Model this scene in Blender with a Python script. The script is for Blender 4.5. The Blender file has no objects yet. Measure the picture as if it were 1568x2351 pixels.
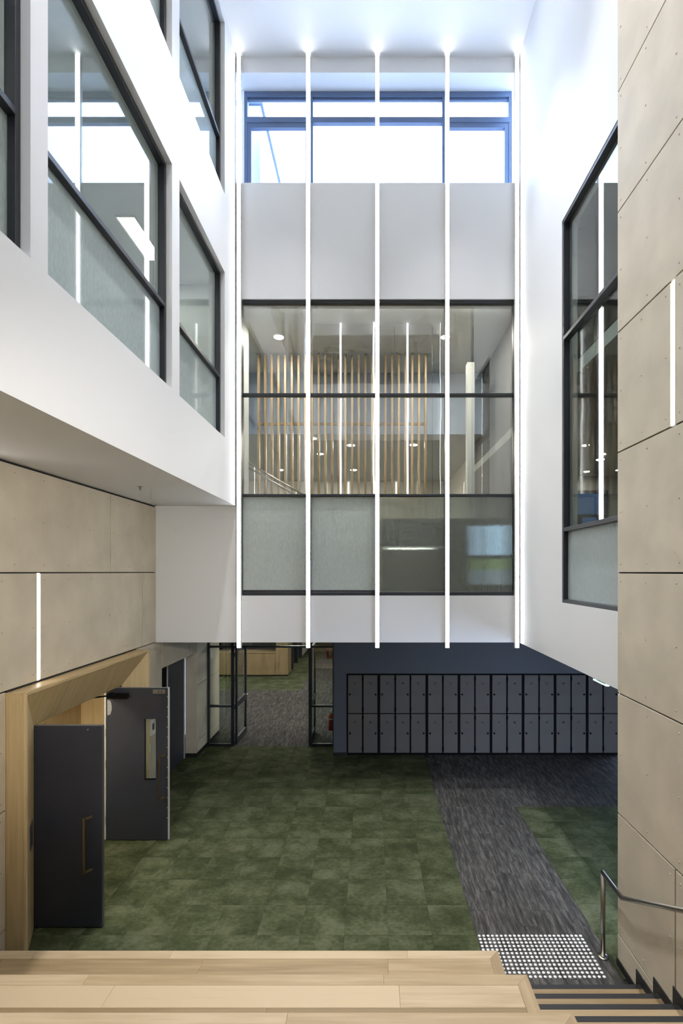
import bpy, bmesh, math, random
from mathutils import Vector

random.seed(7)
SC = bpy.context.scene
COL = SC.collection

# ------------------------------------------------------------------ camera, sky, exposure
cam_d = bpy.data.cameras.new('camera')
cam = bpy.data.objects.new('camera', cam_d)
COL.objects.link(cam)
cam.location = (0.0, 0.0, 4.13)
cam.rotation_euler = (math.radians(90), 0, 0)
cam_d.sensor_fit = 'HORIZONTAL'
cam_d.sensor_width = 24.0
cam_d.lens = 17.0
cam_d.shift_x = -67.0 / 1568.0
cam_d.shift_y = 137.5 / 1568.0
cam_d.clip_start = 0.05
cam_d.clip_end = 200
SC.camera = cam

world = bpy.data.worlds.new('overcast_sky')
SC.world = world
world.use_nodes = True
bg = world.node_tree.nodes['Background']
bg.inputs['Color'].default_value = (0.53, 0.69, 1.0, 1)
bg.inputs['Strength'].default_value = 6.2

vs = SC.view_settings
vs.view_transform = 'Standard'
vs.look = 'None'
vs.gamma = 1.0
vs.use_curve_mapping = False
vs.exposure = 0.74

cy = SC.cycles
cy.max_bounces = 6
cy.diffuse_bounces = 3
cy.glossy_bounces = 3
cy.transmission_bounces = 5
cy.transparent_max_bounces = 12
cy.caustics_reflective = False
cy.caustics_refractive = False
cy.adaptive_threshold = 0.10
cy.adaptive_min_samples = 14

LED = 8.0          # radiance of the vertical light strips
ROOM = 20.0         # radiance of ceiling light panels in the rooms around the atrium

# ------------------------------------------------------------------ materials
MATS = {}

def new_mat(name):
    m = bpy.data.materials.new(name)
    m.use_nodes = True
    nt = m.node_tree
    for n in list(nt.nodes):
        nt.nodes.remove(n)
    out = nt.nodes.new('ShaderNodeOutputMaterial')
    MATS[name] = m
    return m, nt, out

def N(nt, typ, **kw):
    n = nt.nodes.new(typ)
    for k, v in kw.items():
        setattr(n, k, v)
    return n

def ramp(nt, stops):
    r = N(nt, 'ShaderNodeValToRGB')
    el = r.color_ramp.elements
    el[0].position, el[0].color = stops[0][0], (*stops[0][1], 1)
    el[1].position, el[1].color = stops[-1][0], (*stops[-1][1], 1)
    for p, c in stops[1:-1]:
        e = el.new(p)
        e.color = (*c, 1)
    return r

def plain(name, col, rough=0.6, metal=0.0, spec=0.5, var=0.0, scale=4.0, bump=0.0, bscale=60.0):
    m, nt, out = new_mat(name)
    p = N(nt, 'ShaderNodeBsdfPrincipled')
    p.inputs['Base Color'].default_value = (*col, 1)
    p.inputs['Roughness'].default_value = rough
    p.inputs['Metallic'].default_value = metal
    p.inputs['Specular IOR Level'].default_value = spec
    if var > 0 or bump > 0:
        tc = N(nt, 'ShaderNodeTexCoord')
        if var > 0:
            no = N(nt, 'ShaderNodeTexNoise')
            no.inputs['Scale'].default_value = scale
            no.inputs['Detail'].default_value = 5
            nt.links.new(tc.outputs['Object'], no.inputs['Vector'])
            lo = tuple(c * (1 - var) for c in col)
            hi = tuple(min(1, c * (1 + var)) for c in col)
            r = ramp(nt, [(0.3, lo), (0.7, hi)])
            nt.links.new(no.outputs['Fac'], r.inputs['Fac'])
            nt.links.new(r.outputs['Color'], p.inputs['Base Color'])
        if bump > 0:
            nb = N(nt, 'ShaderNodeTexNoise')
            nb.inputs['Scale'].default_value = bscale
            nb.inputs['Detail'].default_value = 3
            nt.links.new(tc.outputs['Object'], nb.inputs['Vector'])
            b = N(nt, 'ShaderNodeBump')
            b.inputs['Strength'].default_value = bump
            b.inputs['Distance'].default_value = 0.005
            nt.links.new(nb.outputs['Fac'], b.inputs['Height'])
            nt.links.new(b.outputs['Normal'], p.inputs['Normal'])
    nt.links.new(p.outputs['BSDF'], out.inputs['Surface'])
    return m

def emit(name, col, strength):
    m, nt, out = new_mat(name)
    e = N(nt, 'ShaderNodeEmission')
    e.inputs['Color'].default_value = (*col, 1)
    e.inputs['Strength'].default_value = strength
    nt.links.new(e.outputs['Emission'], out.inputs['Surface'])
    return m

def oak(name, axis, dark, mid, light, per_object=0.35, rough=0.45, fine=40.0):
    m, nt, out = new_mat(name)
    tc = N(nt, 'ShaderNodeTexCoord')
    oi = N(nt, 'ShaderNodeObjectInfo')
    off = N(nt, 'ShaderNodeVectorMath', operation='SCALE')
    cmb = N(nt, 'ShaderNodeCombineXYZ')
    for i in range(3):
        nt.links.new(oi.outputs['Random'], cmb.inputs[i])
    nt.links.new(cmb.outputs[0], off.inputs[0])
    off.inputs['Scale'].default_value = 37.0
    add = N(nt, 'ShaderNodeVectorMath', operation='ADD')
    nt.links.new(tc.outputs['Object'], add.inputs[0])
    nt.links.new(off.outputs[0], add.inputs[1])
    def stretched(sc, along):
        mp = N(nt, 'ShaderNodeMapping')
        s = [sc, sc, sc]
        for q in (axis if isinstance(axis, tuple) else (axis,)): s[q] = along
        mp.inputs['Scale'].default_value = s
        nt.links.new(add.outputs[0], mp.inputs['Vector'])
        return mp
    a = stretched(fine, 1.2)
    n1 = N(nt, 'ShaderNodeTexNoise')
    n1.inputs['Scale'].default_value = 1.0
    n1.inputs['Detail'].default_value = 6
    n1.inputs['Distortion'].default_value = 0.6
    nt.links.new(a.outputs[0], n1.inputs['Vector'])
    b = stretched(fine * 0.18, 0.7)
    n2 = N(nt, 'ShaderNodeTexNoise')
    n2.inputs['Scale'].default_value = 1.0
    n2.inputs['Detail'].default_value = 3
    n2.inputs['Distortion'].default_value = 1.5
    nt.links.new(b.outputs[0], n2.inputs['Vector'])
    mx = N(nt, 'ShaderNodeMath', operation='MULTIPLY_ADD')
    nt.links.new(n1.outputs['Fac'], mx.inputs[0])
    mx.inputs[1].default_value = 0.5
    h = N(nt, 'ShaderNodeMath', operation='MULTIPLY')
    nt.links.new(n2.outputs['Fac'], h.inputs[0])
    h.inputs[1].default_value = 0.5
    nt.links.new(h.outputs[0], mx.inputs[2])
    # a tone of its own for each board
    ob = N(nt, 'ShaderNodeMath', operation='MULTIPLY_ADD')
    nt.links.new(oi.outputs['Random'], ob.inputs[0])
    ob.inputs[1].default_value = per_object
    ob.inputs[2].default_value = -per_object / 2
    sm = N(nt, 'ShaderNodeMath', operation='ADD')
    nt.links.new(mx.outputs[0], sm.inputs[0])
    nt.links.new(ob.outputs[0], sm.inputs[1])
    r = ramp(nt, [(0.22, dark), (0.5, mid), (0.8, light)])
    nt.links.new(sm.outputs[0], r.inputs['Fac'])
    p = N(nt, 'ShaderNodeBsdfPrincipled')
    p.inputs['Roughness'].default_value = rough
    p.inputs['Specular IOR Level'].default_value = 0.4
    nt.links.new(r.outputs['Color'], p.inputs['Base Color'])
    bp = N(nt, 'ShaderNodeBump')
    bp.inputs['Strength'].default_value = 0.08
    bp.inputs['Distance'].default_value = 0.002
    nt.links.new(n1.outputs['Fac'], bp.inputs['Height'])
    nt.links.new(bp.outputs['Normal'], p.inputs['Normal'])
    nt.links.new(p.outputs['BSDF'], out.inputs['Surface'])
    return m

def schlick(nt, f0):
    lw = N(nt, 'ShaderNodeLayerWeight')
    lw.inputs['Blend'].default_value = 0.5
    pw = N(nt, 'ShaderNodeMath', operation='POWER')
    nt.links.new(lw.outputs['Facing'], pw.inputs[0])
    pw.inputs[1].default_value = 5.0
    ma = N(nt, 'ShaderNodeMath', operation='MULTIPLY_ADD')
    nt.links.new(pw.outputs[0], ma.inputs[0])
    ma.inputs[1].default_value = 1 - f0
    ma.inputs[2].default_value = f0
    return ma

def glass(name, tint, f0=0.05, wobble=0.0):
    m, nt, out = new_mat(name)
    t = N(nt, 'ShaderNodeBsdfTransparent')
    t.inputs['Color'].default_value = (*tint, 1)
    g = N(nt, 'ShaderNodeBsdfGlossy')
    g.inputs['Roughness'].default_value = 0.0
    g.inputs['Color'].default_value = (1, 1, 1, 1)
    f = schlick(nt, f0)
    mx = N(nt, 'ShaderNodeMixShader')
    nt.links.new(f.outputs[0], mx.inputs[0])
    nt.links.new(t.outputs[0], mx.inputs[1])
    nt.links.new(g.outputs[0], mx.inputs[2])
    if wobble > 0:
        tc = N(nt, 'ShaderNodeTexCoord')
        no = N(nt, 'ShaderNodeTexNoise')
        no.inputs['Scale'].default_value = 0.9
        no.inputs['Detail'].default_value = 1
        nt.links.new(tc.outputs['Object'], no.inputs['Vector'])
        b = N(nt, 'ShaderNodeBump')
        b.inputs['Strength'].default_value = 1.0
        b.inputs['Distance'].default_value = wobble
        nt.links.new(no.outputs['Fac'], b.inputs['Height'])
        nt.links.new(b.outputs['Normal'], g.inputs['Normal'])
    nt.links.new(mx.outputs[0], out.inputs['Surface'])
    return m

def ribbed(name, col, see, body, axis, gloss=0.035, blur=0.0):
    """reeded glass: vertical flutes, partly milky, partly see-through"""
    m, nt, out = new_mat(name)
    tc = N(nt, 'ShaderNodeTexCoord')
    mp = N(nt, 'ShaderNodeMapping')
    s = [0.0, 0.0, 0.0]
    s[axis] = 1.0
    mp.inputs['Scale'].default_value = s
    nt.links.new(tc.outputs['Object'], mp.inputs['Vector'])
    wv = N(nt, 'ShaderNodeTexWave', wave_type='BANDS', bands_direction='XYZ'[axis])
    wv.inputs['Scale'].default_value = 26.0
    nt.links.new(mp.outputs[0], wv.inputs['Vector'])
    no = N(nt, 'ShaderNodeTexNoise')
    no.inputs['Scale'].default_value = 55.0
    no.inputs['Detail'].default_value = 2
    nt.links.new(tc.outputs['Object'], no.inputs['Vector'])
    ad = N(nt, 'ShaderNodeMath', operation='MULTIPLY_ADD')
    nt.links.new(no.outputs['Fac'], ad.inputs[0])
    ad.inputs[1].default_value = 0.5
    nt.links.new(wv.outputs['Fac'], ad.inputs[2])
    bp = N(nt, 'ShaderNodeBump')
    bp.inputs['Strength'].default_value = 0.5
    bp.inputs['Distance'].default_value = 0.003
    nt.links.new(ad.outputs[0], bp.inputs['Height'])
    d = N(nt, 'ShaderNodeBsdfDiffuse')
    tl = N(nt, 'ShaderNodeBsdfTranslucent')
    mp2 = N(nt, 'ShaderNodeMapping')
    mp2.inputs['Scale'].default_value = (90, 90, 20)
    nt.links.new(tc.outputs['Object'], mp2.inputs['Vector'])
    n3 = N(nt, 'ShaderNodeTexNoise')
    n3.inputs['Scale'].default_value = 1.0
    n3.inputs['Detail'].default_value = 3
    nt.links.new(mp2.outputs[0], n3.inputs['Vector'])
    rc = ramp(nt, [(0.3, tuple(c * 0.9 for c in col)), (0.7, tuple(min(1, c * 1.1) for c in col))])
    nt.links.new(n3.outputs['Fac'], rc.inputs['Fac'])
    nt.links.new(rc.outputs['Color'], d.inputs['Color'])
    nt.links.new(rc.outputs['Color'], tl.inputs['Color'])
    m1 = N(nt, 'ShaderNodeMixShader')
    m1.inputs[0].default_value = body
    nt.links.new(tl.outputs[0], m1.inputs[1])
    nt.links.new(d.outputs[0], m1.inputs[2])
    rf = N(nt, 'ShaderNodeBsdfRefraction' if blur > 0 else 'ShaderNodeBsdfTransparent')
    rf.inputs['Color'].default_value = (0.8, 0.86, 0.84, 1)
    if blur > 0:
        rf.inputs['Roughness'].default_value = blur
        rf.inputs['IOR'].default_value = 1.45
        nt.links.new(bp.outputs['Normal'], rf.inputs['Normal'])
    m2 = N(nt, 'ShaderNodeMixShader')
    m2.inputs[0].default_value = see
    nt.links.new(m1.outputs[0], m2.inputs[1])
    nt.links.new(rf.outputs[0], m2.inputs[2])
    g = N(nt, 'ShaderNodeBsdfGlossy')
    g.inputs['Roughness'].default_value = gloss
    for q in (d,):
        nt.links.new(bp.outputs['Normal'], q.inputs['Normal'])
    f = schlick(nt, 0.05)
    m3 = N(nt, 'ShaderNodeMixShader')
    nt.links.new(f.outputs[0], m3.inputs[0])
    nt.links.new(m2.outputs[0], m3.inputs[1])
    nt.links.new(g.outputs[0], m3.inputs[2])
    nt.links.new(m3.outputs[0], out.inputs['Surface'])
    return m

def carpet(name, cols, scale, stretch, rand_scale=23.0, tone=0.18):
    """loop pile carpet: blotches of its own colours and pile relief; each tile cut from another place of the roll"""
    m, nt, out = new_mat(name)
    geo = N(nt, 'ShaderNodeNewGeometry')
    oi = N(nt, 'ShaderNodeObjectInfo')
    cmb = N(nt, 'ShaderNodeCombineXYZ')
    nt.links.new(oi.outputs['Random'], cmb.inputs[0])
    nt.links.new(oi.outputs['Random'], cmb.inputs[2])
    sc = N(nt, 'ShaderNodeVectorMath', operation='SCALE')
    sc.inputs['Scale'].default_value = rand_scale
    nt.links.new(cmb.outputs[0], sc.inputs[0])
    add = N(nt, 'ShaderNodeVectorMath', operation='ADD')
    nt.links.new(geo.outputs['Position'], add.inputs[0])
    nt.links.new(sc.outputs[0], add.inputs[1])
    mp = N(nt, 'ShaderNodeMapping')
    mp.inputs['Scale'].default_value = stretch
    nt.links.new(add.outputs[0], mp.inputs['Vector'])
    n1 = N(nt, 'ShaderNodeTexNoise')
    n1.inputs['Scale'].default_value = scale
    n1.inputs['Detail'].default_value = 6
    n1.inputs['Roughness'].default_value = 0.62
    n1.inputs['Distortion'].default_value = 0.25
    nt.links.new(mp.outputs[0], n1.inputs['Vector'])
    n2 = N(nt, 'ShaderNodeTexNoise')
    n2.inputs['Scale'].default_value = scale * 9
    n2.inputs['Detail'].default_value = 4
    nt.links.new(mp.outputs[0], n2.inputs['Vector'])
    mm = N(nt, 'ShaderNodeMath', operation='MULTIPLY_ADD')
    nt.links.new(n2.outputs['Fac'], mm.inputs[0])
    mm.inputs[1].default_value = 0.35
    nt.links.new(n1.outputs['Fac'], mm.inputs[2])
    ob = N(nt, 'ShaderNodeMath', operation='MULTIPLY_ADD')
    nt.links.new(oi.outputs['Random'], ob.inputs[0])
    ob.inputs[1].default_value = tone
    ob.inputs[2].default_value = -tone / 2 - 0.175
    sm = N(nt, 'ShaderNodeMath', operation='ADD')
    nt.links.new(mm.outputs[0], sm.inputs[0])
    nt.links.new(ob.outputs[0], sm.inputs[1])
    r = ramp(nt, [(0.34, cols[0]), (0.5, cols[1]), (0.68, cols[2])])
    nt.links.new(sm.outputs[0], r.inputs['Fac'])
    p = N(nt, 'ShaderNodeBsdfPrincipled')
    p.inputs['Roughness'].default_value = 0.95
    p.inputs['Specular IOR Level'].default_value = 0.1
    nt.links.new(r.outputs['Color'], p.inputs['Base Color'])
    pile = N(nt, 'ShaderNodeTexNoise')
    pile.inputs['Scale'].default_value = 260.0
    pile.inputs['Detail'].default_value = 2
    nt.links.new(geo.outputs['Position'], pile.inputs['Vector'])
    b = N(nt, 'ShaderNodeBump')
    b.inputs['Strength'].default_value = 0.5
    b.inputs['Distance'].default_value = 0.004
    nt.links.new(pile.outputs['Fac'], b.inputs['Height'])
    nt.links.new(b.outputs['Normal'], p.inputs['Normal'])
    nt.links.new(p.outputs['BSDF'], out.inputs['Surface'])
    return m

def perforated(name, col):
    m, nt, out = new_mat(name)
    geo = N(nt, 'ShaderNodeNewGeometry')
    v = N(nt, 'ShaderNodeTexVoronoi')
    v.inputs['Scale'].default_value = 22.0
    v.inputs['Randomness'].default_value = 0.0
    nt.links.new(geo.outputs['Position'], v.inputs['Vector'])
    r = ramp(nt, [(0.18, tuple(c * 0.25 for c in col)), (0.24, col)])
    nt.links.new(v.outputs['Distance'], r.inputs['Fac'])
    p = N(nt, 'ShaderNodeBsdfPrincipled')
    p.inputs['Roughness'].default_value = 0.8
    nt.links.new(r.outputs['Color'], p.inputs['Base Color'])
    nt.links.new(p.outputs['BSDF'], out.inputs['Surface'])
    return m

white = plain('white_paint', (0.745, 0.75, 0.755), 0.55, spec=0.3, bump=0.03, bscale=180)
white_gloss = plain('white_aluminium', (0.72, 0.71, 0.68), 0.35)
cement = plain('fibre_cement', (0.58, 0.515, 0.405), 0.62, spec=0.3, var=0.09, scale=2.2, bump=0.06, bscale=90)
joint = plain('black_joint', (0.012, 0.012, 0.012), 0.8)
rivet_m = plain('rivet_paint', (0.40, 0.35, 0.28), 0.4)
black_metal = plain('black_powdercoat', (0.019, 0.022, 0.029), 0.42, spec=0.5)
bloom_blue = plain('bloom_blue_powdercoat', (0.10, 0.15, 0.26), 0.45)  # dark frame colour with the blue bloom of the bright sky mixed in
black_rubber = plain('black_vinyl', (0.010, 0.010, 0.011), 0.55)
navy = plain('navy_laminate', (0.036, 0.040, 0.056), 0.42, var=0.12, scale=1.5)
navy_wall = plain('navy_wall_paint', (0.094, 0.095, 0.102), 0.65, spec=0.25)
locker_m = plain('charcoal_locker_laminate', (0.125, 0.110, 0.096), 0.6, spec=0.2, var=0.06, scale=3)
locker_frame = plain('locker_black', (0.003, 0.003, 0.003), 0.8, spec=0.15)
steel = plain('brushed_stainless_steel', (0.42, 0.39, 0.35), 0.28, metal=1.0)
bronze = plain('bronze_handle', (0.30, 0.23, 0.15), 0.38, metal=1.0)
satin = plain('satin_nickel', (0.45, 0.44, 0.42), 0.35, metal=1.0)
light_edge = plain('pale_edge_strip', (0.55, 0.54, 0.52), 0.5)
plaster = plain('grey_filler', (0.30, 0.30, 0.31), 0.9, var=0.25, scale=25)
oak_v = oak('oak_veneer_upright', 2, (0.43, 0.31, 0.15), (0.57, 0.43, 0.23), (0.68, 0.535, 0.32), 0.25, fine=55)
oak_y = oak('oak_veneer_lengthwise', 1, (0.43, 0.31, 0.15), (0.57, 0.43, 0.23), (0.68, 0.535, 0.32), 0.25, fine=55)
oak_plank = oak('oak_plank', 0, (0.215, 0.15, 0.075), (0.315, 0.228, 0.127), (0.43, 0.335, 0.21), 0.8, fine=34)
oak_plank_y = oak('oak_plank_crosswise', 1, (0.215, 0.15, 0.075), (0.315, 0.228, 0.127), (0.43, 0.335, 0.21), 0.3, fine=34)
batten_m = oak('oak_batten', 2, (0.18, 0.12, 0.052), (0.28, 0.19, 0.09), (0.36, 0.26, 0.13), 0.4, fine=50)
green_c = carpet('green_carpet', [(0.029, 0.036, 0.016), (0.049, 0.058, 0.027), (0.088, 0.097, 0.055)], 2.8, (0.8, 1.0, 1.0), tone=0.045)
grey_c = carpet('grey_carpet', [(0.027, 0.026, 0.0245), (0.054, 0.0515, 0.047), (0.110, 0.104, 0.094)], 10.0, (2.8, 0.36, 1.0), tone=0.05)
clear = glass('clear_glass', (0.90, 0.94, 0.92), 0.055)
clear_wavy = glass('clear_glass_wavy', (0.93, 0.945, 0.935), 0.075, wobble=0.0022)
sky_glass = glass('clerestory_glass', (0.97, 0.98, 1.0), 0.03)
rib_x = ribbed('reeded_glass_milky', (0.62, 0.69, 0.66), 0.12, 0.75, 0, 0.3)
rib_x2 = ribbed('reeded_glass_clearer', (0.34, 0.37, 0.35), 0.80, 0.7, 0, 0.3, 0.10)
rib_r = ribbed('reeded_glass_right', (0.56, 0.64, 0.64), 0.15, 0.7, 1, 0.35)
rib_y = ribbed('reeded_glass_side', (0.60, 0.68, 0.68), 0.22, 0.65, 1)
led_m = emit('light_strip_diffuser', (0.945, 0.965, 1.0), LED)
led_wall = emit('wall_light_diffuser', (1.0, 0.92, 0.90), 7.0)
panel_light = emit('ceiling_panel_light', (1.0, 0.96, 0.90), ROOM)
down_m = emit('downlight_lens', (1.0, 0.93, 0.80), 380.0)
perf = perforated('perforated_ceiling', (0.64, 0.65, 0.63))
blue_paint = plain('pale_blue_paint', (0.34, 0.41, 0.50), 0.7)
grey_paint = plain('grey_paint', (0.40, 0.41, 0.39), 0.7)
beige_paint = plain('warm_grey_paint', (0.60, 0.58, 0.52), 0.7)
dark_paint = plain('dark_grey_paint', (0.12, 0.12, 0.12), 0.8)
red_m = plain('red_enamel', (0.55, 0.015, 0.012), 0.3)
sign_white = plain('sign_white', (0.85, 0.85, 0.85), 0.5)
sign_green = emit('exit_sign_green', (0.0, 0.30, 0.14), 0.25)
sign_glow = emit('exit_sign_white', (0.72, 0.90, 1.0), 0.8)
stud_m = plain('tactile_stud_steel', (0.80, 0.80, 0.79), 0.32, metal=0.35)

# ------------------------------------------------------------------ builders
WL = {}    # world location of every object made here

def reg(o, loc, parent=None):
    loc = Vector(loc)
    WL[o.name] = loc
    COL.objects.link(o)
    if parent is not None:
        o.parent = parent
        o.location = loc - WL[parent.name]
    else:
        o.location = loc
    return o

def empty(name, loc, label=None, cat=None, group=None, kind=None, parent=None):
    o = bpy.data.objects.new(name, None)
    o.empty_display_size = 0.1
    reg(o, loc, parent)
    tag(o, label, cat, group, kind)
    return o

def tag(o, label=None, cat=None, group=None, kind=None):
    if label: o['label'] = label
    if cat: o['category'] = cat
    if group: o['group'] = group
    if kind: o['kind'] = kind
    return o

def link_mesh(name, me, loc, parent=None):
    o = bpy.data.objects.new(name, me)
    return reg(o, loc, parent)

def mesh(name, verts, faces, mat, parent=None, smooth=False, origin=None):
    if origin is None:
        xs = [v[0] for v in verts]; ys = [v[1] for v in verts]; zs = [v[2] for v in verts]
        origin = ((min(xs) + max(xs)) / 2, (min(ys) + max(ys)) / 2, min(zs))
    ox, oy, oz = origin
    me = bpy.data.meshes.new(name)
    me.from_pydata([(x - ox, y - oy, z - oz) for x, y, z in verts], [], faces)
    bm = bmesh.new(); bm.from_mesh(me)
    bmesh.ops.recalc_face_normals(bm, faces=bm.faces)
    bm.to_mesh(me); bm.free()
    if smooth:
        for p in me.polygons: p.use_smooth = True
    me.materials.append(mat)
    return link_mesh(name, me, origin, parent)

BF = [(0, 3, 2, 1), (4, 5, 6, 7), (0, 1, 5, 4), (1, 2, 6, 5), (2, 3, 7, 6), (3, 0, 4, 7)]

def boxes(name, bl, mat, parent=None, bevel=0.0):
    V, F = [], []
    for x0, x1, y0, y1, z0, z1 in bl:
        b = len(V)
        V += [(x0, y0, z0), (x1, y0, z0), (x1, y1, z0), (x0, y1, z0), (x0, y0, z1), (x1, y0, z1), (x1, y1, z1), (x0, y1, z1)]
        F += [tuple(b + i for i in f) for f in BF]
    o = mesh(name, V, F, mat, parent)
    if bevel > 0:
        bm = bmesh.new(); bm.from_mesh(o.data)
        bmesh.ops.bevel(bm, geom=list(bm.edges), offset=bevel, segments=1, affect='EDGES')
        bm.to_mesh(o.data); bm.free()
    return o

def box(name, x0, x1, y0, y1, z0, z1, mat, parent=None, bevel=0.0):
    return boxes(name, [(x0, x1, y0, y1, z0, z1)], mat, parent, bevel)

def prism(name, pts, mat, parent=None):
    """hexahedron from 4 + 4 points (front ring, back ring)"""
    return mesh(name, pts, BF, mat, parent)

def extrude_poly(name, poly, axis, a0, a1, mat, parent=None):
    """polygon in the plane normal to axis, extruded a0..a1"""
    n = len(poly)
    V = []
    for a in (a0, a1):
        for u, v in poly:
            V.append((a, u, v) if axis == 0 else (u, a, v) if axis == 1 else (u, v, a))
    F = [tuple(range(n - 1, -1, -1)), tuple(range(n, 2 * n))]
    F += [(i, (i + 1) % n, n + (i + 1) % n, n + i) for i in range(n)]
    return mesh(name, V, F, mat, parent)

def lathe(name, prof, center, axis, mat, parent=None, seg=20, smooth=True):
    """profile (radius, along) turned about an axis through center"""
    V, F = [], []
    for r, t in prof:
        for k in range(seg):
            a = 2 * math.pi * k / seg
            c, s = r * math.cos(a), r * math.sin(a)
            p = (t, c, s) if axis == 0 else (c, t, s) if axis == 1 else (c, s, t)
            V.append((center[0] + p[0], center[1] + p[1], center[2] + p[2]))
    for i in range(len(prof) - 1):
        for k in range(seg):
            a, b = i * seg + k, i * seg + (k + 1) % seg
            F.append((a, b, b + seg, a + seg))
    F.append(tuple(range(seg - 1, -1, -1)))
    F.append(tuple(range((len(prof) - 1) * seg, len(prof) * seg)))
    o = mesh(name, V, F, mat, parent)
    if smooth:
        for p in o.data.polygons:
            p.use_smooth = len(p.vertices) == 4
    return o

def tube(name, pts, r, mat, parent=None, seg=14):
    V, F = [], []
    P = [Vector(p) for p in pts]
    up = None
    for i, p in enumerate(P):
        if i == 0: t = (P[1] - p).normalized()
        elif i == len(P) - 1: t = (p - P[i - 1]).normalized()
        else: t = ((P[i + 1] - p).normalized() + (p - P[i - 1]).normalized()).normalized()
        ref = Vector((1, 0, 0)) if abs(t.x) < 0.9 else Vector((0, 0, 1))
        u = t.cross(ref).normalized(); v = t.cross(u).normalized()
        rr = r
        if 0 < i < len(P) - 1:
            c = (P[i + 1] - p).normalized().dot((p - P[i - 1]).normalized())
            rr = r
        for k in range(seg):
            a = 2 * math.pi * k / seg
            q = p + u * rr * math.cos(a) + v * rr * math.sin(a)
            V.append(tuple(q))
    for i in range(len(P) - 1):
        for k in range(seg):
            a, b = i * seg + k, i * seg + (k + 1) % seg
            F.append((a, b, b + seg, a + seg))
    F.append(tuple(range(seg - 1, -1, -1)))
    F.append(tuple(range((len(P) - 1) * seg, len(P) * seg)))
    o = mesh(name, V, F, mat, parent)
    for p in o.data.polygons:
        p.use_smooth = len(p.vertices) == 4
    return o

def cells(u0, u1, v0, v1, holes):
    """rectangles that fill u0..u1 x v0..v1 except the holes"""
    vs_ = sorted({v0, v1} | {h[2] for h in holes if v0 < h[2] < v1} | {h[3] for h in holes if v0 < h[3] < v1})
    out = []
    for a, b in zip(vs_, vs_[1:]):
        mid = (a + b) / 2
        hs = sorted((max(h[0], u0), min(h[1], u1)) for h in holes if h[2] < mid < h[3])
        c = u0
        for s, e in hs:
            if s > c: out.append((c, s, a, b))
            c = max(c, e)
        if c < u1: out.append((c, u1, a, b))
    return out

def wall_x(name, x0, x1, y0, y1, z0, z1, holes, mat, parent=None, kind='structure'):
    o = boxes(name, [(x0, x1, a, b, c, d) for a, b, c, d in cells(y0, y1, z0, z1, holes)], mat, parent)
    if parent is None: o['kind'] = kind
    return o

def wall_y(name, x0, x1, y0, y1, z0, z1, holes, mat, parent=None, kind='structure'):
    o = boxes(name, [(a, b, y0, y1, c, d) for a, b, c, d in cells(x0, x1, z0, z1, holes)], mat, parent)
    if parent is None: o['kind'] = kind
    return o

def struct(o, label=None):
    o['kind'] = 'structure'
    if label: o['label'] = label
    return o

# ------------------------------------------------------------------ key dimensions (metres)
XL, XR = -2.43, 2.68       # upper white walls of the atrium
XP, XQ = -3.88, 2.60       # cement panel faces, left and right
YF = 8.74                  # white facade at the end
YB = -0.40                 # white facade behind the camera
ZB = 2.855                 # underside of the white walls
ZS = 5.32                  # soffit over the left panels
ZC = 13.43                 # ceiling
GR = [0.332, 1.595, 2.858, 4.12, 5.384, 6.646, 7.909, 9.17, 10.43, 11.69, 12.95]   # panel joints
STX = [-2.362, -1.12, 0.12, 1.375, 2.625]     # light strips

# ------------------------------------------------------------------ floor with carpet tiles
floor = struct(boxes('floor', [(-9.0, 7.5, -3.2, 30.0, -0.25, -0.008)], joint), 'concrete floor under green and grey carpet tiles')

TILE = {}
def tile_mesh(w, d, mat, nm):
    k = (round(w, 3), round(d, 3), mat.name)
    if k not in TILE:
        g = 0.0008
        x, y, z, t = w / 2 - g, d / 2 - g, 0.0, -0.008
        bvl = 0.001
        V = [(-x, -y, t), (x, -y, t), (x, y, t), (-x, y, t)]
        V += [(-x, -y, z - 0.0007), (x, -y, z - 0.0007), (x, y, z - 0.0007), (-x, y, z - 0.0007)]
        V += [(-x + bvl, -y + bvl, z), (x - bvl, -y + bvl, z), (x - bvl, y - bvl, z), (-x + bvl, y - bvl, z)]
        F = [(0, 3, 2, 1), (8, 9, 10, 11)]
        for a in (0, 4):
            F += [(a + i, a + (i + 1) % 4, a + 4 + (i + 1) % 4, a + 4 + i) for i in range(4)]
        me = bpy.data.meshes.new(nm)
        me.from_pydata(V, [], F)
        me.materials.append(mat)
        TILE[k] = me
    return TILE[k]

def lay(nm, x0, x1, y0, y1, w, d, mat, ax, ay, stagger=False):
    """tiles of w x d over a rectangle, on the grid through (ax, ay), cut at its edges"""
    i0, i1 = math.floor((x0 - ax) / w), math.ceil((x1 - ax) / w)
    for i in range(i0, i1):
        sy = ay + (d * 0.37 * (i % 3) if stagger else 0)
        j0, j1 = math.floor((y0 - sy) / d), math.ceil((y1 - sy) / d)
        for j in range(j0, j1):
            a, b = max(x0, ax + i * w), min(x1, ax + (i + 1) * w)
            c, e = max(y0, sy + j * d), min(y1, sy + (j + 1) * d)
            if b - a < 0.02 or e - c < 0.02: continue
            link_mesh(nm, tile_mesh(b - a, e - c, mat, nm), ((a + b) / 2, (c + e) / 2, random.uniform(-0.0003, 0.0003)), floor)

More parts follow.
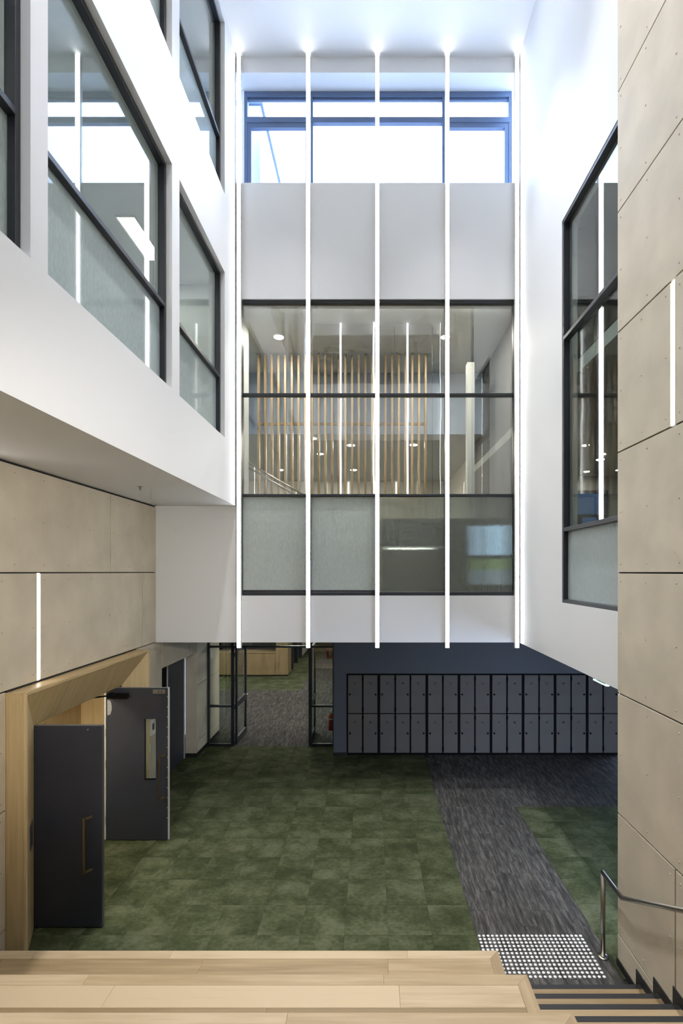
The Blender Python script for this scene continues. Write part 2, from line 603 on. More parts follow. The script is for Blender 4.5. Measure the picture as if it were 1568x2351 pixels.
lay('carpet_tile', -3.86, 1.20, 4.0, 11.47, 0.5, 0.5, green_c, 1.20, 4.0)          # green field
lay('carpet_tile', 2.56, 6.5, 4.9, 8.51, 0.5, 0.5, green_c, 2.56, 4.51)            # green field on the right
lay('carpet_plank', 1.20, 2.56, 3.9, 8.51, 0.25, 1.0, grey_c, 1.20, 3.9, True)     # grey path
lay('carpet_plank', 1.20, 6.5, 8.51, 10.96, 0.25, 1.0, grey_c, 1.20, 8.51, True)
lay('carpet_tile', -4.14, -3.86, 9.0, 10.82, 0.5, 0.5, green_c, 1.20, 4.0)
lay('carpet_tile', -5.56, -3.86, 5.60, 7.50, 0.5, 0.5, green_c, 1.20, 4.0)
# carpet beyond the glazed screen, too far to tell its tiles apart
def flat_carpet(nm, x0, x1, y0, y1, mat):
    return tag(box(nm, x0, x1, y0, y1, -0.008, 0.0, mat, floor), kind='stuff')
flat_carpet('carpet_field', -8.8, -2.46, 16.9, 29.8, green_c)
flat_carpet('carpet_field', -8.8, -2.46, 11.475, 16.9, grey_c)
flat_carpet('carpet_field', -2.46, -0.4, 11.475, 29.8, grey_c)

# ------------------------------------------------------------------ white walls, ceiling
ceiling = struct(box('ceiling', XL - 0.3, XR + 0.3, YB - 0.3, YF + 0.45, ZC, ZC + 0.25, white))

WIN_Y = [(1.20, 3.456), (3.642, 5.919), (6.148, 8.057)]
WIN_Z = [(6.37, 9.12), (10.42, 13.28)]
holes_l = [(a, b, c, d) for a, b in WIN_Y for c, d in WIN_Z]
wall_left_upper = wall_x('wall_left_upper', XL - 0.22, XL, YB, YF, ZS, ZC, holes_l, white)
soffit = struct(boxes('ceiling_soffit', [(XP - 0.25, XL - 0.22, -3.2, YF, ZS, ZS + 0.2), (XL - 0.22, XL, -3.2, YB, ZS, ZS + 0.2)], white))

RW = (5.14, 6.78, 3.70, 9.04)        # opening in the right wall
wall_right_upper = wall_x('wall_right_upper', XR, XR + 0.22, 4.9, YF, ZB, ZC, [RW], white)
wall_right_core = struct(box('wall_right_core', XQ + 0.022, XR + 0.22, -3.2, 5.1, 0, ZC, joint))

facade = empty('wall_back', (0.12, YF, ZB), 'white facade at the far end of the atrium', kind='structure')
box('spandrel', XL, XR, YF, YF + 0.33, ZB, 3.70, white, facade)
box('spandrel', XL, XR, YF, YF + 0.33, 9.06, 11.16, white, facade)
box('spandrel', XL, XR, YF, YF + 0.33, 13.15, ZC, white, facade)
box('return_wall', XP - 0.2, XL, YF, YF + 0.33, ZB, ZS + 0.2, white, facade)
slab = struct(boxes('ceiling_ground_floor', [(-9.0, 7.5, YF + 0.33, 30.0, ZB + 0.03, ZB + 0.3), (XR + 0.22, 7.5, 4.0, YF + 0.33, ZB + 0.03, ZB + 0.3)], white))

# ------------------------------------------------------------------ facade light strips
def led_strip(x, y0, sgn, z0, z1, label, group=None):
    """aluminium fin with a glowing diffuser on its face; sgn -1 faces -Y"""
    root = empty('led_strip_light', (x, y0, z0), label, 'light strip', 'vertical light strips on the far facade')
    w = 0.036
    ya, yb, yc = y0, y0 + sgn * 0.035, y0 + sgn * 0.075
    yc = y0 + sgn * 0.075
    boxes('housing', [(x - w, x + w, min(ya, yb), max(ya, yb), z0, z1), (x - w, x - w + 0.003, min(yb, yc), max(yb, yc), z0, z1),
                      (x + w - 0.003, x + w, min(yb, yc), max(yb, yc), z0, z1)], white_gloss, root)
    box('diffuser', x - w + 0.003, x + w - 0.003, min(yb, yc - sgn * 0.002), max(yb, yc - sgn * 0.002), z0, z1 - 0.004, led_m, root)
    box('end_cap', x - w, x + w, min(ya, yc) + 0.002, max(ya, yc) - 0.002, z0 - 0.006, z0, white_gloss, root)
    return root

lbl = ['tall glowing vertical light strip at the far facade against the left wall',
       'tall glowing vertical light strip, second from the left, over the open glass doors',
       'tall glowing vertical light strip in the middle of the far facade',
       'tall glowing vertical light strip, second from the right, over the lockers',
       'tall glowing vertical light strip at the far facade against the right wall']
for x, l in zip(STX, lbl):
    led_strip(x, YF - 0.001, -1, ZB - 0.085, ZC - 0.01, l)

# ------------------------------------------------------------------ facade glazing
win = empty('window_1', (0.12, YF + 0.05, 3.70), 'black framed facade glazing of clear panes over reeded panes', kind='structure')
FY0, FY1 = YF + 0.035, YF + 0.125
def bar(nm, x0, x1, z0, z1, y0=FY0, y1=FY1, mat=black_metal, par=win):
    return box(nm, x0, x1, y0, y1, z0, z1, mat, par, 0.004)
bar('head_frame', XL, XR, 9.005, 9.065)
bar('transom', XL, XR, 7.325, 7.375)
bar('transom', XL, XR, 5.50, 5.545)
bar('sill_frame', XL, XR, 3.70, 3.765)
edges = [XL] + STX[1:4] + [XR]
for i, x in enumerate(edges):
    if i in (0, 4):
        s = 1 if i == 0 else -1
        a, b = (x, x + 0.10) if i == 0 else (x - 0.09, x)
    else:
        a, b = x - 0.028, x + 0.028
    box('mullion', a, b, FY0 + 0.002, FY1 - 0.002, 3.71, 9.06, black_metal, win)
GY = YF + 0.095
for i in range(4):
    a, b = edges[i], edges[i + 1]
    box('pane', a, b, GY, GY + 0.012, 7.35, 9.03, clear_wavy, win)
    box('pane', a, b, GY, GY + 0.012, 5.52, 7.35, clear_wavy, win)
    box('reeded_pane', a, b, GY, GY + 0.012, 3.73, 5.52, rib_x if i < 2 else rib_x2, win)
bar('bead', XL, STX[2], 3.765, 3.80, FY0 + 0.03, GY - 0.001)

# ------------------------------------------------------------------ clerestory window
cw = empty('window_2', (0.12, 9.07, 11.16), 'clerestory window with dark frames tinted by blue bloom under the ceiling', kind='structure')
CY0, CY1 = 9.075, 9.165
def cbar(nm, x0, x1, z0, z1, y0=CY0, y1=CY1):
    return box(nm, x0, x1, y0, y1, z0, z1, bloom_blue, cw, 0.006)
zt = lambda y: 4.13 + (1313 - y) * 9.08 / 1110.7
CX0, CX1 = -2.37, 2.645
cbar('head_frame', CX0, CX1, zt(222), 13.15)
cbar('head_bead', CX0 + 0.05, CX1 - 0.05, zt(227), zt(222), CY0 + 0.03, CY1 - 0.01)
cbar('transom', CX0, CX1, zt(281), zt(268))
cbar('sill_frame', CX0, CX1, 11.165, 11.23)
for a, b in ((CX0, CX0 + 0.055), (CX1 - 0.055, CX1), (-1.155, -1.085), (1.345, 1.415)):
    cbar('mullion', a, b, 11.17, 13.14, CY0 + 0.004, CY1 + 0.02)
for a, b in ((CX0 + 0.055, -1.155), (1.415, CX1 - 0.055)):        # opening sashes left and right
    z1, z0 = zt(281), 11.23
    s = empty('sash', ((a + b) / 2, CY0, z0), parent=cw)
    box('sash_rail', a, b, CY0 + 0.015, CY1, z1 - 0.085, z1, bloom_blue, s)
    box('sash_rail', a, b, CY0 + 0.015, CY1, z0, z0 + 0.06, bloom_blue, s)
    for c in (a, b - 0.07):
        box('sash_stile', c, c + 0.07, CY0 + 0.015, CY1, z0 + 0.06, z1 - 0.085, bloom_blue, s)
for a, b in ((CX0, -1.12), (-1.12, 1.38), (1.38, CX1)):
    box('pane', a, b, CY1 - 0.03, CY1 - 0.02, zt(270), 13.1, sky_glass, cw)
    box('pane', a, b, CY1 - 0.03, CY1 - 0.02, 11.2, zt(276), sky_glass, cw)
struct(boxes('trim_clerestory', [(XL - 0.02, CX0, YF + 0.33, 9.2, 11.1, 13.2), (CX1, XR + 0.02, YF + 0.33, 9.2, 11.1, 13.2),
                                 (XL, XR, YF + 0.33, 9.2, 13.15, 13.3), (XL, XR, YF + 0.33, 9.2, 11.0, 11.165)], white))
# white wing of the building outside the clerestory
wing = empty('neighbouring_wing', (-2.6, 10.5, 9.0), 'white wing of the building outside, seen through the left of the clerestory window', 'building')
box('wall', -3.2, -2.2, 9.65, 16.0, 9.4, 13.46, white, wing)
box('roof_flashing', -3.22, -2.15, 9.6, 16.02, 13.43, 13.50, bloom_blue, wing)
box('window', -2.21, -2.19, 9.8, 10.1, 10.6, 12.0, bloom_blue, wing)

# ------------------------------------------------------------------ side windows
def side_window(n, xf, sgn, y0, y1, z0, z1, transoms, label, rec, reeded_below, jamb_mat=black_metal):
    """window in a side wall; xf wall face, sgn -1 left wall, +1 right wall (direction away from the atrium)"""
    w = empty('window_%d' % n, (xf, (y0 + y1) / 2, z0), label, kind='structure')
    fw = 0.05
    xa, xb = xf + sgn * rec, xf + sgn * (rec + 0.085)
    X0, X1 = min(xa, xb), max(xa, xb)
    box('head_frame', X0, X1, y0, y1, z1 - fw, z1, jamb_mat, w, 0.004)
    box('sill_frame', X0, X1, y0, y1, z0, z0 + fw, jamb_mat, w, 0.004)
    box('jamb', X0, X1, y0, y0 + fw, z0 + fw, z1 - fw, jamb_mat, w, 0.004)
    box('jamb', X0, X1, y1 - fw, y1, z0 + fw, z1 - fw, jamb_mat, w, 0.004)
    lv = [z0 + fw / 2] + list(transoms) + [z1 - fw / 2]
    for t in transoms:
        box('transom', X0 - 0.004, X1 + 0.004, y0 + fw, y1 - fw, t - 0.027, t + 0.027, jamb_mat, w, 0.004)
    gx = xf + sgn * (rec + 0.06)
    for a, b in zip(lv, lv[1:]):
        rb = b <= reeded_below + 0.05
        box('reeded_pane' if rb else 'pane', min(gx, gx + sgn * 0.012), max(gx, gx + sgn * 0.012), y0 + 0.02, y1 - 0.02, a, b,
            (rib_y if sgn < 0 else rib_r) if rb else clear, w)
    return w

side_window(3, XL, -1, *WIN_Y[0], *WIN_Z[0], [7.37], 'black framed window at the left edge of the picture', 0.07, 7.37)
side_window(4, XL, -1, *WIN_Y[1], *WIN_Z[0], [7.37], 'large black framed window in the left wall, reeded glass below a transom', 0.07, 7.37)
side_window(5, XL, -1, *WIN_Y[2], *WIN_Z[0], [7.37], 'black framed window in the left wall nearest the far facade, lower row', 0.07, 7.37)
side_window(6, XL, -1, *WIN_Y[1], *WIN_Z[1], [11.35], 'upper row window cut by the top of the picture', 0.07, 11.35)
side_window(7, XL, -1, *WIN_Y[2], *WIN_Z[1], [11.35], 'upper row window in the left wall near the ceiling', 0.07, 11.35)
side_window(8, XL, -1, *WIN_Y[0], *WIN_Z[1], [11.35], 'upper row window above the camera', 0.07, 11.35)
side_window(9, XR, 1, *RW, [4.716, 7.38], 'tall black framed window in the right wall beside the cement panels', 0.006, 4.716)

# ------------------------------------------------------------------ rooms behind the left windows
RX = -5.6
room_white = plain('left_room_white', (0.66, 0.70, 0.72), 0.7)
struct(boxes('wall_left_rooms', [(RX - 0.1, RX, YB, 12.3, 5.32, ZC), (RX, XL - 0.22, YB - 0.1, YB, 5.32, ZC), (RX, XL - 0.25, 8.75, 8.85, 5.52, 9.35), (RX, XL - 0.25, 8.75, 8.85, 9.7, ZC)], room_white))
struct(boxes('floor_left_rooms', [(RX, XL - 0.22, YB, 8.75, 5.52, 5.55), (RX, XL - 0.22, YB, 8.75, 9.55, 9.7)], room_white))
clr = struct(boxes('ceiling_left_rooms', [(RX, XL - 0.22, YB, 8.75, 9.33, 9.38), (RX, XL - 0.22, YB, 8.75, ZC - 0.05, ZC)], room_white))
def ceiling_panel(x0, x1, y0, y1, z, label, mat=None, parent=None):
    if parent is not None: r = empty('unseen_light', ((x0 + x1) / 2, (y0 + y1) / 2, z - 0.03), parent=parent)
    else: r = empty('ceiling_light', ((x0 + x1) / 2, (y0 + y1) / 2, z - 0.03), label, 'ceiling light')
    box('diffuser', x0 + 0.015, x1 - 0.015, y0 + 0.015, y1 - 0.015, z - 0.022, z, mat or panel_light, r)
    boxes('frame', [(x0, x0 + 0.015, y0, y1, z - 0.025, z), (x1 - 0.015, x1, y0, y1, z - 0.025, z),
                    (x0 + 0.015, x1 - 0.015, y0, y0 + 0.015, z - 0.025, z), (x0 + 0.015, x1 - 0.015, y1 - 0.015, y1, z - 0.025, z)], white_gloss, r)
    return r
ceiling_panel(-3.72, -3.44, 7.05, 8.05, 9.33, 'bright oblong ceiling light seen through the large left window')
ceiling_panel(-4.9, -4.4, 2.4, 3.6, 9.33, '', parent=clr)  # this panel and the next are added out of view to light the rooms
ceiling_panel(-4.9, -4.4, 4.6, 5.8, ZC - 0.05, '', parent=clr)

# ------------------------------------------------------------------ room behind the right window
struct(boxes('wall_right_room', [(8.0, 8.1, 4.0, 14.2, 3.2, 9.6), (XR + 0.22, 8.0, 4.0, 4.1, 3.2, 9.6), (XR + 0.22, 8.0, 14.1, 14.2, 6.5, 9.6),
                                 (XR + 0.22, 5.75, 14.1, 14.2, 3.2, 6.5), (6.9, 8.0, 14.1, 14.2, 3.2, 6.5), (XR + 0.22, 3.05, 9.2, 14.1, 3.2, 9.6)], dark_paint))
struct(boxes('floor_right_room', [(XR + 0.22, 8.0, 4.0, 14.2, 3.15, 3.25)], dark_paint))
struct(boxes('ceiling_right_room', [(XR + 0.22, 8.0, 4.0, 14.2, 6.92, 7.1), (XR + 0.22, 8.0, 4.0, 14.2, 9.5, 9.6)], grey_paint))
def downlight(x, y, z, r, label, group=None):
    e = empty('downlight', (x, y, z - 0.02), label, 'downlight', group)
    lathe('lens', [(r, 0.0), (r, 0.015)], (x, y, z - 0.017), 2, down_m, e, 18)
    lathe('trim_ring', [(r, 0.0), (r * 1.22, 0.0), (r * 1.22, 0.012), (r, 0.012)], (x, y, z - 0.014), 2, white_gloss, e, 18)
    return e
downlight(5.68, 11.97, 6.92, 0.09, 'larger round downlight seen through the right window', 'downlights behind the right window')
downlight(5.98, 13.4, 6.92, 0.07, 'smaller round downlight seen through the right window', 'downlights behind the right window')
gs = empty('window_10', (6.33, 14.1, 3.25), 'black framed glazed door seen through the right window', kind='structure')
boxes('frame', [(5.75, 5.83, 14.05, 14.15, 3.25, 6.5), (6.82, 6.9, 14.05, 14.15, 3.25, 6.5), (5.83, 6.82, 14.05, 14.15, 6.42, 6.5), (5.83, 6.82, 14.05, 14.15, 5.72, 5.8),
                (6.02, 6.14, 14.05, 14.15, 3.25, 5.72), (6.6, 6.7, 14.05, 14.15, 3.25, 5.72)], black_metal, gs)
box('pane', 5.83, 6.82, 14.09, 14.10, 3.3, 6.42, glass('tinted_glass', (0.10, 0.115, 0.13), 0.05), gs)

# ------------------------------------------------------------------ room behind the facade glazing
cfr = struct(boxes('ceiling_facade_room', [(-6.0, 5.0, YF + 0.33, 12.6, 9.30, 9.4)], perf))
struct(boxes('ceiling_facade_room_low', [(-6.0, 5.0, 12.6, 19.0, 7.70, 7.8)], grey_paint))
struct(boxes('wall_facade_room_bulkhead', [(-6.0, 5.0, 12.55, 12.6, 7.70, 9.30)], blue_paint))
struct(boxes('wall_facade_room', [(-6.1, -6.0, YF + 0.33, 19.0, 3.2, 9.4), (-6.1, 5.0, 19.0, 19.1, 3.2, 7.8), (3.05, 3.15, 9.2, 19.0, 3.2, 9.4)], beige_paint))
struct(boxes('floor_facade_room', [(-6.0, 5.0, YF + 0.33, 19.0, 3.15, 3.45)], grey_paint))
struct(boxes('wall_facade_room_partition', [(XL + 0.1, STX[2], 9.35, 9.42, 3.45, 5.0)], plain('pale_board', (0.55, 0.58, 0.55), 0.7)))
struct(boxes('wall_facade_room_column', [(2.2, 2.36, 11.0, 11.2, 3.45, 8.9), (-2.86, -2.62, 10.0, 10.4, 3.45, 9.3)], grey_paint))
scr = empty('batten_screen', (-0.7, 11.5, 3.45), 'screen of upright oak battens in the room behind the facade glass', 'screen')
bme = None
for k in range(26):
    x = -2.66 + k * 0.1585
    if bme is None:
        b = box('batten', x - 0.025, x + 0.025, 11.45, 11.55, 3.45, 9.28, batten_m, scr, 0.003)
        bme = b.data
    else:
        link_mesh('batten', bme, (x, 11.5, 3.45), scr)
box('rail', -2.7, 1.33, 11.56, 11.60, 7.64, 7.70, batten_m, scr)
hr = empty('stair_handrail', (-2.2, 10.4, 3.45), 'pair of bright steel handrails slanting behind the left of the facade glass', 'handrail')
tube('rail', [(-2.68, 10.4, 6.50), (-1.40, 10.4, 5.76)], 0.022, steel, hr)
tube('rail', [(-2.68, 10.4, 6.40), (-1.40, 10.4, 5.66)], 0.022, steel, hr)
for x in (-2.5, -1.6):
    z = 6.40 - (x + 2.68) * 0.578
    tube('stanchion', [(x, 10.4, 3.45), (x, 10.4, z + 0.10)], 0.016, steel, hr)
for i, (x, y, z, r, l) in enumerate([
        (-2.02, 10.63, 9.3, 0.10, 'bright round downlight high in the left pane of the facade glass'),
        (1.64, 10.63, 9.3, 0.09, 'bright round downlight high beside the second strip from the right'),
        (-1.52, 12.9, 7.7, 0.075, 'round downlight close right of the second light strip'),
        (-0.55, 13.6, 7.7, 0.10, 'round downlight behind the battens, wide one left of the middle strip'),
        (1.20, 13.55, 7.7, 0.10, 'round downlight behind the battens, right of the middle strip'),
        (-1.52, 14.6, 7.7, 0.09, 'round downlight behind the battens in the second bay, middle height'),
        (-0.60, 16.9, 7.7, 0.10, 'round downlight behind the battens in the second bay, low'),
        (-3.15, 16.9, 7.7, 0.09, 'round downlight above the slanting steel handrails')]):
    downlight(x, y, z, r, l, 'downlights behind the facade glass')
for x, l in ((-1.75, 'first'), (-0.87, 'second'), (1.0, 'third'), (1.88, 'fourth')):
    box_ = box('wall_light', x - 0.02, x + 0.02, 18.97, 18.995, 7.0, 7.66, emit('thin_wall_light_' + l, (1, 0.97, 0.9), 2.0))
    tag(box_, 'thin pale upright light on the wall behind the battens, %s from the left' % l, 'wall light', 'thin lights behind the battens')
for x0 in (-2.4, -0.7, 1.0):  # hidden panels added above the glass head to brighten this room
    ceiling_panel(x0, x0 + 1.6, 9.09, 9.31, 9.30, '', emit('facade_room_fill_%d' % int(x0 * 10), (1.0, 0.97, 0.92), 50.0), cfr)
# dark lower office behind the clearer reeded panes
wall_y('wall_facade_room_dark', STX[2] + 0.05, 3.05, 10.6, 10.7, 3.45, 5.30, [(2.50, 2.98, 3.85, 5.15)], plain('brown_grey_paint', (0.17, 0.155, 0.135), 0.8))
ow = empty('window_11', (2.74, 10.66, 3.85), 'small bright outdoor window behind the reeded glass', kind='structure')
boxes('frame', [(2.50, 2.53, 10.62, 10.7, 3.85, 5.15), (2.95, 2.98, 10.62, 10.7, 3.85, 5.15), (2.53, 2.95, 10.62, 10.7, 4.42, 4.50)], black_metal, ow)
box('pane', 2.53, 2.95, 10.66, 10.67, 4.50, 5.15, emit('daylight_sky_pane', (0.55, 0.75, 1.0), 1.3), ow)
box('pane', 2.53, 2.95, 10.66, 10.67, 4.18, 4.42, emit('daylight_garden_pane', (0.45, 0.62, 0.25), 0.55), ow)
box('pane', 2.53, 2.95, 10.66, 10.67, 3.85, 4.18, emit('daylight_ground_pane', (0.55, 0.65, 0.75), 0.6), ow)
ln = empty('linear_pendant', (0.9, 10.2, 4.6), 'thin horizontal light behind the reeded glass right of the middle strip', 'pendant light')
box('housing', 0.25, 1.55, 10.18, 10.24, 4.63, 4.67, white_gloss, ln)
box('diffuser', 0.35, 1.30, 10.185, 10.235, 4.61, 4.63, emit('pendant_diffuser', (1.0, 0.95, 0.82), 2.5), ln)
for q in (0.5, 1.3):
    tube('cable', [(q, 10.21, 4.67), (q, 10.21, 9.3)], 0.003, black_metal, ln, 6)

# ------------------------------------------------------------------ facade behind the camera (seen in reflections)
rb = empty('wall_front', (0.12, YB, ZS), 'white facade behind the camera', kind='structure')
boxes('spandrel', [(XL, XR, YB - 0.3, YB, ZS, 6.4), (XL, XR, YB - 0.3, YB, 9.06, 11.16), (XL, XR, YB - 0.3, YB, 13.0, ZC)], white, rb)
boxes('glazing', [(XL, XR, YB - 0.1, YB - 0.08, 6.4, 9.06), (XL, XR, YB - 0.1, YB - 0.08, 11.16, 13.0)], plain('dark_glazing', (0.05, 0.06, 0.07), 0.1), rb)
for x in STX:
    s = empty('light_strip', (x, YB, 6.0), parent=rb)
    box('housing', x - 0.036, x + 0.036, YB, YB + 0.035, 6.0, ZC - 0.01, white_gloss, s)
    box('diffuser', x - 0.033, x + 0.033, YB + 0.035, YB + 0.075, 6.0, ZC - 0.01, led_m, s)
struct(boxes('wall_front_lower', [(XP - 0.25, XQ + 0.3, -3.3, -3.2, 0, ZS + 0.2)], white))
cfront = struct(boxes('ceiling_front', [(XL, XR, -3.2, YB, ZS, ZS + 0.1)], white))
def fill_disc(x, y, z, r, mat, parent):
    e = empty('unseen_light', (x, y, z - 0.02), parent=parent)
    lathe('lens', [(r, 0.0), (r, 0.015)], (x, y, z - 0.017), 2, mat, e, 20)
    lathe('trim_ring', [(r, 0.0), (r * 1.15, 0.0), (r * 1.15, 0.012), (r, 0.012)], (x, y, z - 0.014), 2, white_gloss, e, 20)
disc_m = emit('atrium_fill_lens', (1.0, 0.955, 0.88), 20.0)  # lamps added in the unseen part of the ceiling to brighten the floor
low_m = emit('landing_fill_lens', (1.0, 0.95, 0.89), 24.0)  # lamps added behind the camera to lift bench and floor
for x in (-1.3, 1.5):
    for y in (3.6, 5.3, 7.0):
        fill_disc(x, y, ZC, 0.15, disc_m, ceiling)
        ld = bpy.data.lights.new('atrium_fill_spot', 'SPOT')  # added spot that carries the fill light down
        ld.energy = 900; ld.color = (0.97, 0.97, 1.0); ld.spot_size = math.radians(62); ld.spot_blend = 0.9; ld.shadow_soft_size = 0.15
        reg(bpy.data.objects.new('atrium_fill_spot', ld), (x, y, ZC - 0.03), ceiling)
for x in (0.4, 1.8):          # unseen spots added over the landing to brighten the left wall
    t_ = empty('added_spot', (x, -0.7, ZS - 0.12), parent=cfront)
    tube('can', [(x, -0.7, ZS - 0.10), (x - 0.08, -0.59, ZS - 0.125)], 0.04, black_metal, t_)
    tube('stem', [(x, -0.7, ZS), (x, -0.7, ZS - 0.10)], 0.008, black_metal, t_, 8)
    ld = bpy.data.lights.new('added_spot_lamp', 'SPOT')
    ld.energy = 300; ld.color = (1.0, 0.95, 0.86); ld.spot_size = math.radians(46); ld.spot_blend = 0.9; ld.shadow_soft_size = 0.12
    lo = reg(bpy.data.objects.new('added_spot_lamp', ld), (x - 0.10, -0.56, ZS - 0.13), t_)
    lo.rotation_euler = (Vector((-3.88, 6.9, 3.7)) - Vector((x, -0.6, ZS - 0.13))).to_track_quat('-Z', 'Y').to_euler()
for y in (0.8, 2.3, 3.75):  # unseen lamps added under the soffit to lighten the left panels
    fill_disc(-3.15, y, ZS, 0.09, emit('soffit_fill_lens_%d' % int(y * 10), (1.0, 0.94, 0.85), 25.0), soffit)
for x in (-1.6, 0.1, 1.8):
    for y in (-0.9, -2.2):
        fill_disc(x, y, ZS, 0.09, low_m, cfront)

# ------------------------------------------------------------------ cement panel walls
DOOR_P = (5.145, 8.03, 0.0, 2.84)         # oak portal
DOOR_R = (9.0, 10.82, 0.0, 2.325)         # recessed doors
wall_left = wall_x('wall_left', XP - 0.25, XP - 0.022, -3.2, 12.4, 0, ZS, [(5.60, 7.50, 0, 2.36), DOOR_R], joint)
wall_left['label'] = 'left wall of tan cement panels with black joints and rivets'
wall_right = empty('wall_right', (XQ, 1.0, 0), 'tall right wall of tan cement panels with black joints and rivets', kind='structure')

def rivets(sgn, xf, pts, parent):
    V, F = [], []
    for y, z in pts:
        b = len(V); n = 8; r = 0.009
        for rr, h in ((r, 0.0), (r * 0.75, 0.004), (0.0, 0.0055)):
            if rr == 0:
                V.append((xf + sgn * h, y, z))
            else:
                for k in range(n):
                    a = 2 * math.pi * k / n
                    V.append((xf + sgn * h, y + rr * math.cos(a), z + rr * math.sin(a)))
        for k in range(n):
            F.append((b + k, b + (k + 1) % n, b + n + (k + 1) % n, b + n + k))
            F.append((b + n + k, b + n + (k + 1) % n, b + 2 * n))
    o = mesh('rivets', V, F, rivet_m, parent)
    o['kind'] = 'stuff'
    return o

def panel(parent, xf, sgn, y0, y1, z0, z1, cols=None, rv=True):
    """one sheet, face at xf, facing sgn"""
    g = 0.0075
    xb = xf - sgn * 0.022
    p = box('panel', min(xf, xb), max(xf, xb), y0 + g, y1 - g, z0 + g, z1 - g, cement, parent, 0.0015)
    if rv:
        L = y1 - y0
        n = max(2, round(L / 0.48) + 1) if L > 0.25 else 1
        ys = [y0 + 0.07 + (L - 0.14) * i / (n - 1) for i in range(n)] if n > 1 else [(y0 + y1) / 2]
        H = z1 - z0
        zs = [z0 + 0.09, (z0 + z1) / 2, z1 - 0.09] if H > 0.6 else [z0 + 0.09] if H < 0.3 else [z0 + 0.08, z1 - 0.08]
        rivets(sgn, xf, [(y, z) for y in ys for z in zs], p)
    return p

# left wall, rows from the top down; joints read off the wall
def lrow(z0, z1, ys):
    for a, b in zip(ys, ys[1:]):
        panel(wall_left, XP, 1, a, b, z0, z1)
lrow(GR[3], ZS - 0.02, [-3.1, -1.2, 1.7, 4.688])
lrow(GR[3], ZS - 0.02, [4.732, 7.22, YF + 0.005])
lrow(GR[2], GR[3], [-3.1, -0.35, 2.65, 5.632])
lrow(GR[2], GR[3], [5.678, 8.23, YF + 0.005])
lrow(GR[1], GR[2] - 0.003, [-3.1, -0.85, 2.15, DOOR_P[0]])
lrow(GR[0], GR[1], [-3.1, -0.85, 2.15, DOOR_P[0]])
lrow(0.08, GR[0], [-3.1, -0.85, 2.15, DOOR_P[0]])
lrow(GR[1], GR[2], [DOOR_P[1], DOOR_R[0]])
lrow(GR[0], GR[1], [DOOR_P[1], DOOR_R[0]])
lrow(0.08, GR[0], [DOOR_P[1], DOOR_R[0]])
lrow(DOOR_R[3], GR[2], [DOOR_R[0], 10.4, DOOR_R[1]])
for a, b in ((DOOR_R[1], 12.4),):
    lrow(GR[1], GR[2], [a, b]); lrow(GR[0], GR[1], [a, b]); lrow(0.08, GR[0], [a, b])
# reveal at the far side of the recessed doors, facing the camera
rv_ = box('panel', XP - 0.255, XP - 0.0, DOOR_R[1] - 0.022, DOOR_R[1] - 0.0, 0.08, DOOR_R[3], cement, wall_left, 0.0015)
V, F = [], []
for z in (0.15, 0.6, 1.15, 1.7, 2.2):
    for x in (XP - 0.20, XP - 0.06):
        b = len(V)
        for rr, h in ((0.009, 0.0), (0.006, 0.004)):
            for k in range(8):
                V.append((x + rr * math.cos(k * math.pi / 4), DOOR_R[1] - 0.022 - h, z + rr * math.sin(k * math.pi / 4)))
        F += [(b + k, b + (k + 1) % 8, b + 8 + (k + 1) % 8, b + 8 + k) for k in range(8)] + [tuple(range(b + 8, b + 16))]
tag(mesh('rivets', V, F, rivet_m, rv_), kind='stuff')
struct(boxes('baseboard_left', [(XP - 0.02, XP - 0.004, DOOR_P[1], DOOR_R[0], 0, 0.08), (XP - 0.02, XP - 0.004, DOOR_R[1], 12.4, 0, 0.08),
                                (XP - 0.255, XP - 0.004, DOOR_R[1] - 0.018, DOOR_R[1], 0, 0.08), (XP - 0.02, XP - 0.004, -3.1, DOOR_P[0], 0, 0.08)], black_rubber))

def rrow(z0, z1, ys):
    for a, b in zip(ys, ys[1:]):
        panel(wall_right, XQ, -1, a, b, z0, z1)
box('substrate', XQ + 0.0225, XQ + 0.04, -3.15, 5.09, 0.0, ZC - 0.01, joint, wall_right)
for i in range(len(GR) - 1):
    if i == 0: ys = [-3.1, -1.8, 1.15, 4.13, 5.10]
    elif i == 4: continue
    else: ys = [-3.1, -1.2 if i % 2 else -2.0, 2.1 if i % 2 else 1.3, 5.10]
    rrow(GR[i], GR[i + 1], ys)
rrow(GR[4], GR[5], [-3.1, 1.2, 4.142])
rrow(GR[4], GR[5], [4.192, 5.10])
rrow(GR[-1], ZC - 0.005, [-3.1, -1.2, 2.1, 5.10])
rrow(0.0, GR[0], [1.15, 4.13, 5.10])

def wall_led(x0, x1, y0, y1, z0, z1, face, label):
    r = empty('recessed_wall_light', ((x0 + x1) / 2, (y0 + y1) / 2, z0), label, 'wall light')
    xf = x1 if face > 0 else x0
    box('channel', x0, x1, y0, y1, z0, z1, white_gloss, r)
    box('diffuser', min(xf, xf + face * 0.006), max(xf, xf + face * 0.006), y0 + 0.006, y1 - 0.006, z0 + 0.004, z1 - 0.004, led_wall, r)
up = empty('upright_light', (XP - 0.012, 4.71, GR[3]), parent=wall_left)
box('diffuser', XP - 0.018, XP - 0.001, 4.692, 4.728, GR[3] + 0.01, ZS - 0.03, led_wall, up)
wall_led(XP - 0.0215, XP - 0.008, 5.633, 5.677, GR[2] + 0.005, GR[3] - 0.003, 1, 'glowing upright light let into the left cement wall above the oak portal')
wall_led(XQ + 0.008, XQ + 0.022, 4.145, 4.189, GR[4] + 0.004, GR[5] - 0.004, -1, 'glowing upright light let into the right cement wall')

